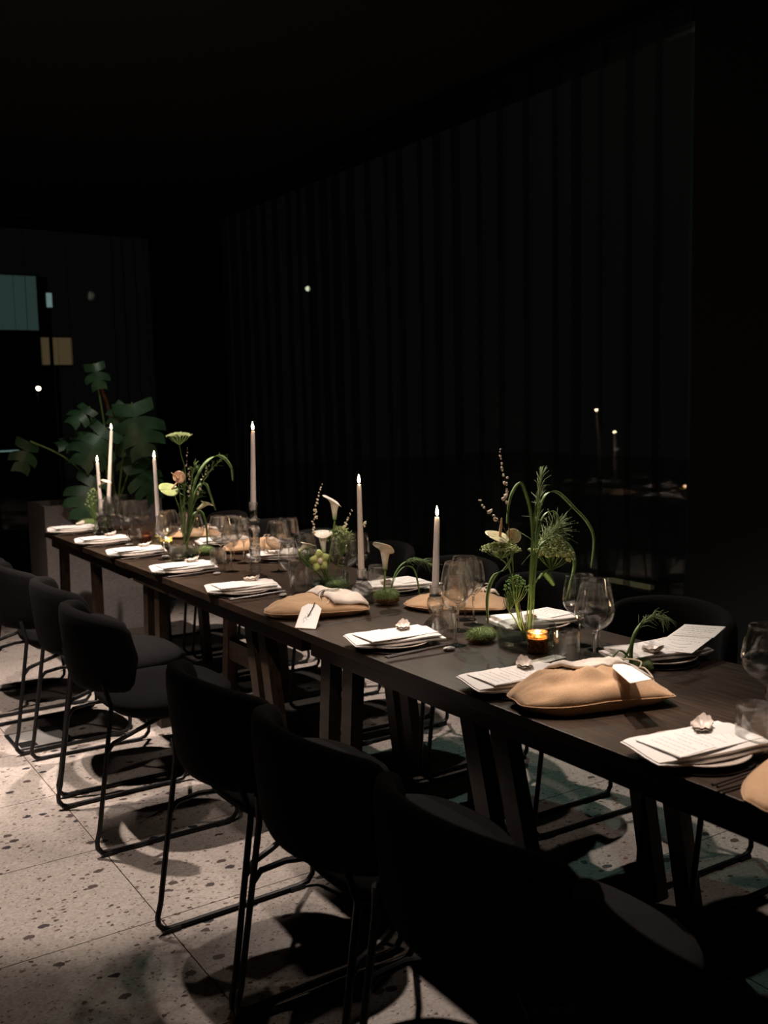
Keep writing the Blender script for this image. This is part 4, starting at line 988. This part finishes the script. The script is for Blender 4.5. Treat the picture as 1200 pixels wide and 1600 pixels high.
# --- far end flowers
c = ony(158, 758, 5.7); 
calla(5.7, (155, 760), .9, [(160, 800)], (c.x+.02, 5.7, TZ+.012), 'white bloom behind the leftmost candle', rz=-.9, tilt=.9)
umbel(5.8, 147, 790, 26, 26, [(148, 810)], (ony(149, 826, 5.8).x, 5.8, TZ+.01), 'small round green bloom left of the furthest candles', m='umbel_green', n=200, seed=12, dome=1)
p = onz(155, 826, TZ)
# --- moss mounds
m1 = mossball(604, 946, .046, .036, .029, 'moss mound carrying the white calla lily, right of the middle candle', R(-10), 1, .46)
m2 = mossball(528, 923, .052, .032, .020, 'moss mound in front of the middle vase', R(10), 2, .2)
m3 = mossball(752, 1005, .048, .034, .022, 'shaggy moss mound between wine glasses and the wide vase', 0, 3, .42)
m4 = mossball(1000, 1050, .035, .026, .014, 'moss mound at right behind the big tan pouch', 0, 4, .1)
m5 = mossball(320, 868, .045, .035, .022, 'moss mound right of the distant vase', 0, 5, .2)
m6 = mossball(138, 824, .06, .04, .025, 'moss mound at the far end of the table', 0, 6, .15)
# calla and grass planted in m1
calla(m1.y, (602, 890), 1.35, [(601, 905)], (m1.x-.01, m1.y, m1.z-.012), 'white calla lily growing from the moss mound at centre right', rz=3.5, tilt=.0)
blade(m1.y-.01, [(657, 948), (655, 925), (648, 892), (634, 885), (620, 898), (611, 922)], .007, 'thin grass blade curling down right of the lily moss', -.02, fl='grass blades in the moss')
t = thing('fountain_grass', 'feathery grass bending right from the lily moss mound', 'grass', (0, 0, 0), group='feathery grass stems')
P = smooth_pts(ypts(m1.y, [(611, 922), (617, 898), (628, 882), (642, 876), (660, 876), (676, 884)]), 6); MB().ribbon(P, .007, (0, 1, .3)).build('blade', 'grass_green', t, angle=0)
fuzzy_spray(P[14:], None, 150, .05, .22, 'grass_green', t, 31, .35)
t = thing('fountain_grass', 'bent feathery grass standing in the moss at right', 'grass', (0, 0, 0), group='feathery grass stems')
P = smooth_pts(ypts(m4.y, [(986, 1040), (987, 1010), (994, 987), (1008, 970), (1024, 963), (1036, 967)]), 6); MB().ribbon(P, .011, (1, -.6, .1)).build('blade', 'grass_green', t, angle=0)
fuzzy_spray(P[14:], None, 170, .045, .25, 'pale_grass', t, 33, .35)
blade(m4.y-.01, [(948, 1042), (958, 1025), (968, 1016), (980, 1024), (990, 1042)], .008, 'flat grass blade lying before the moss at right', fl='grass blades in the moss')
blade(m4.y+.01, [(966, 1040), (980, 1020), (988, 1000)], .008, 'short straight grass blade in the moss at right', fl='grass blades in the moss')
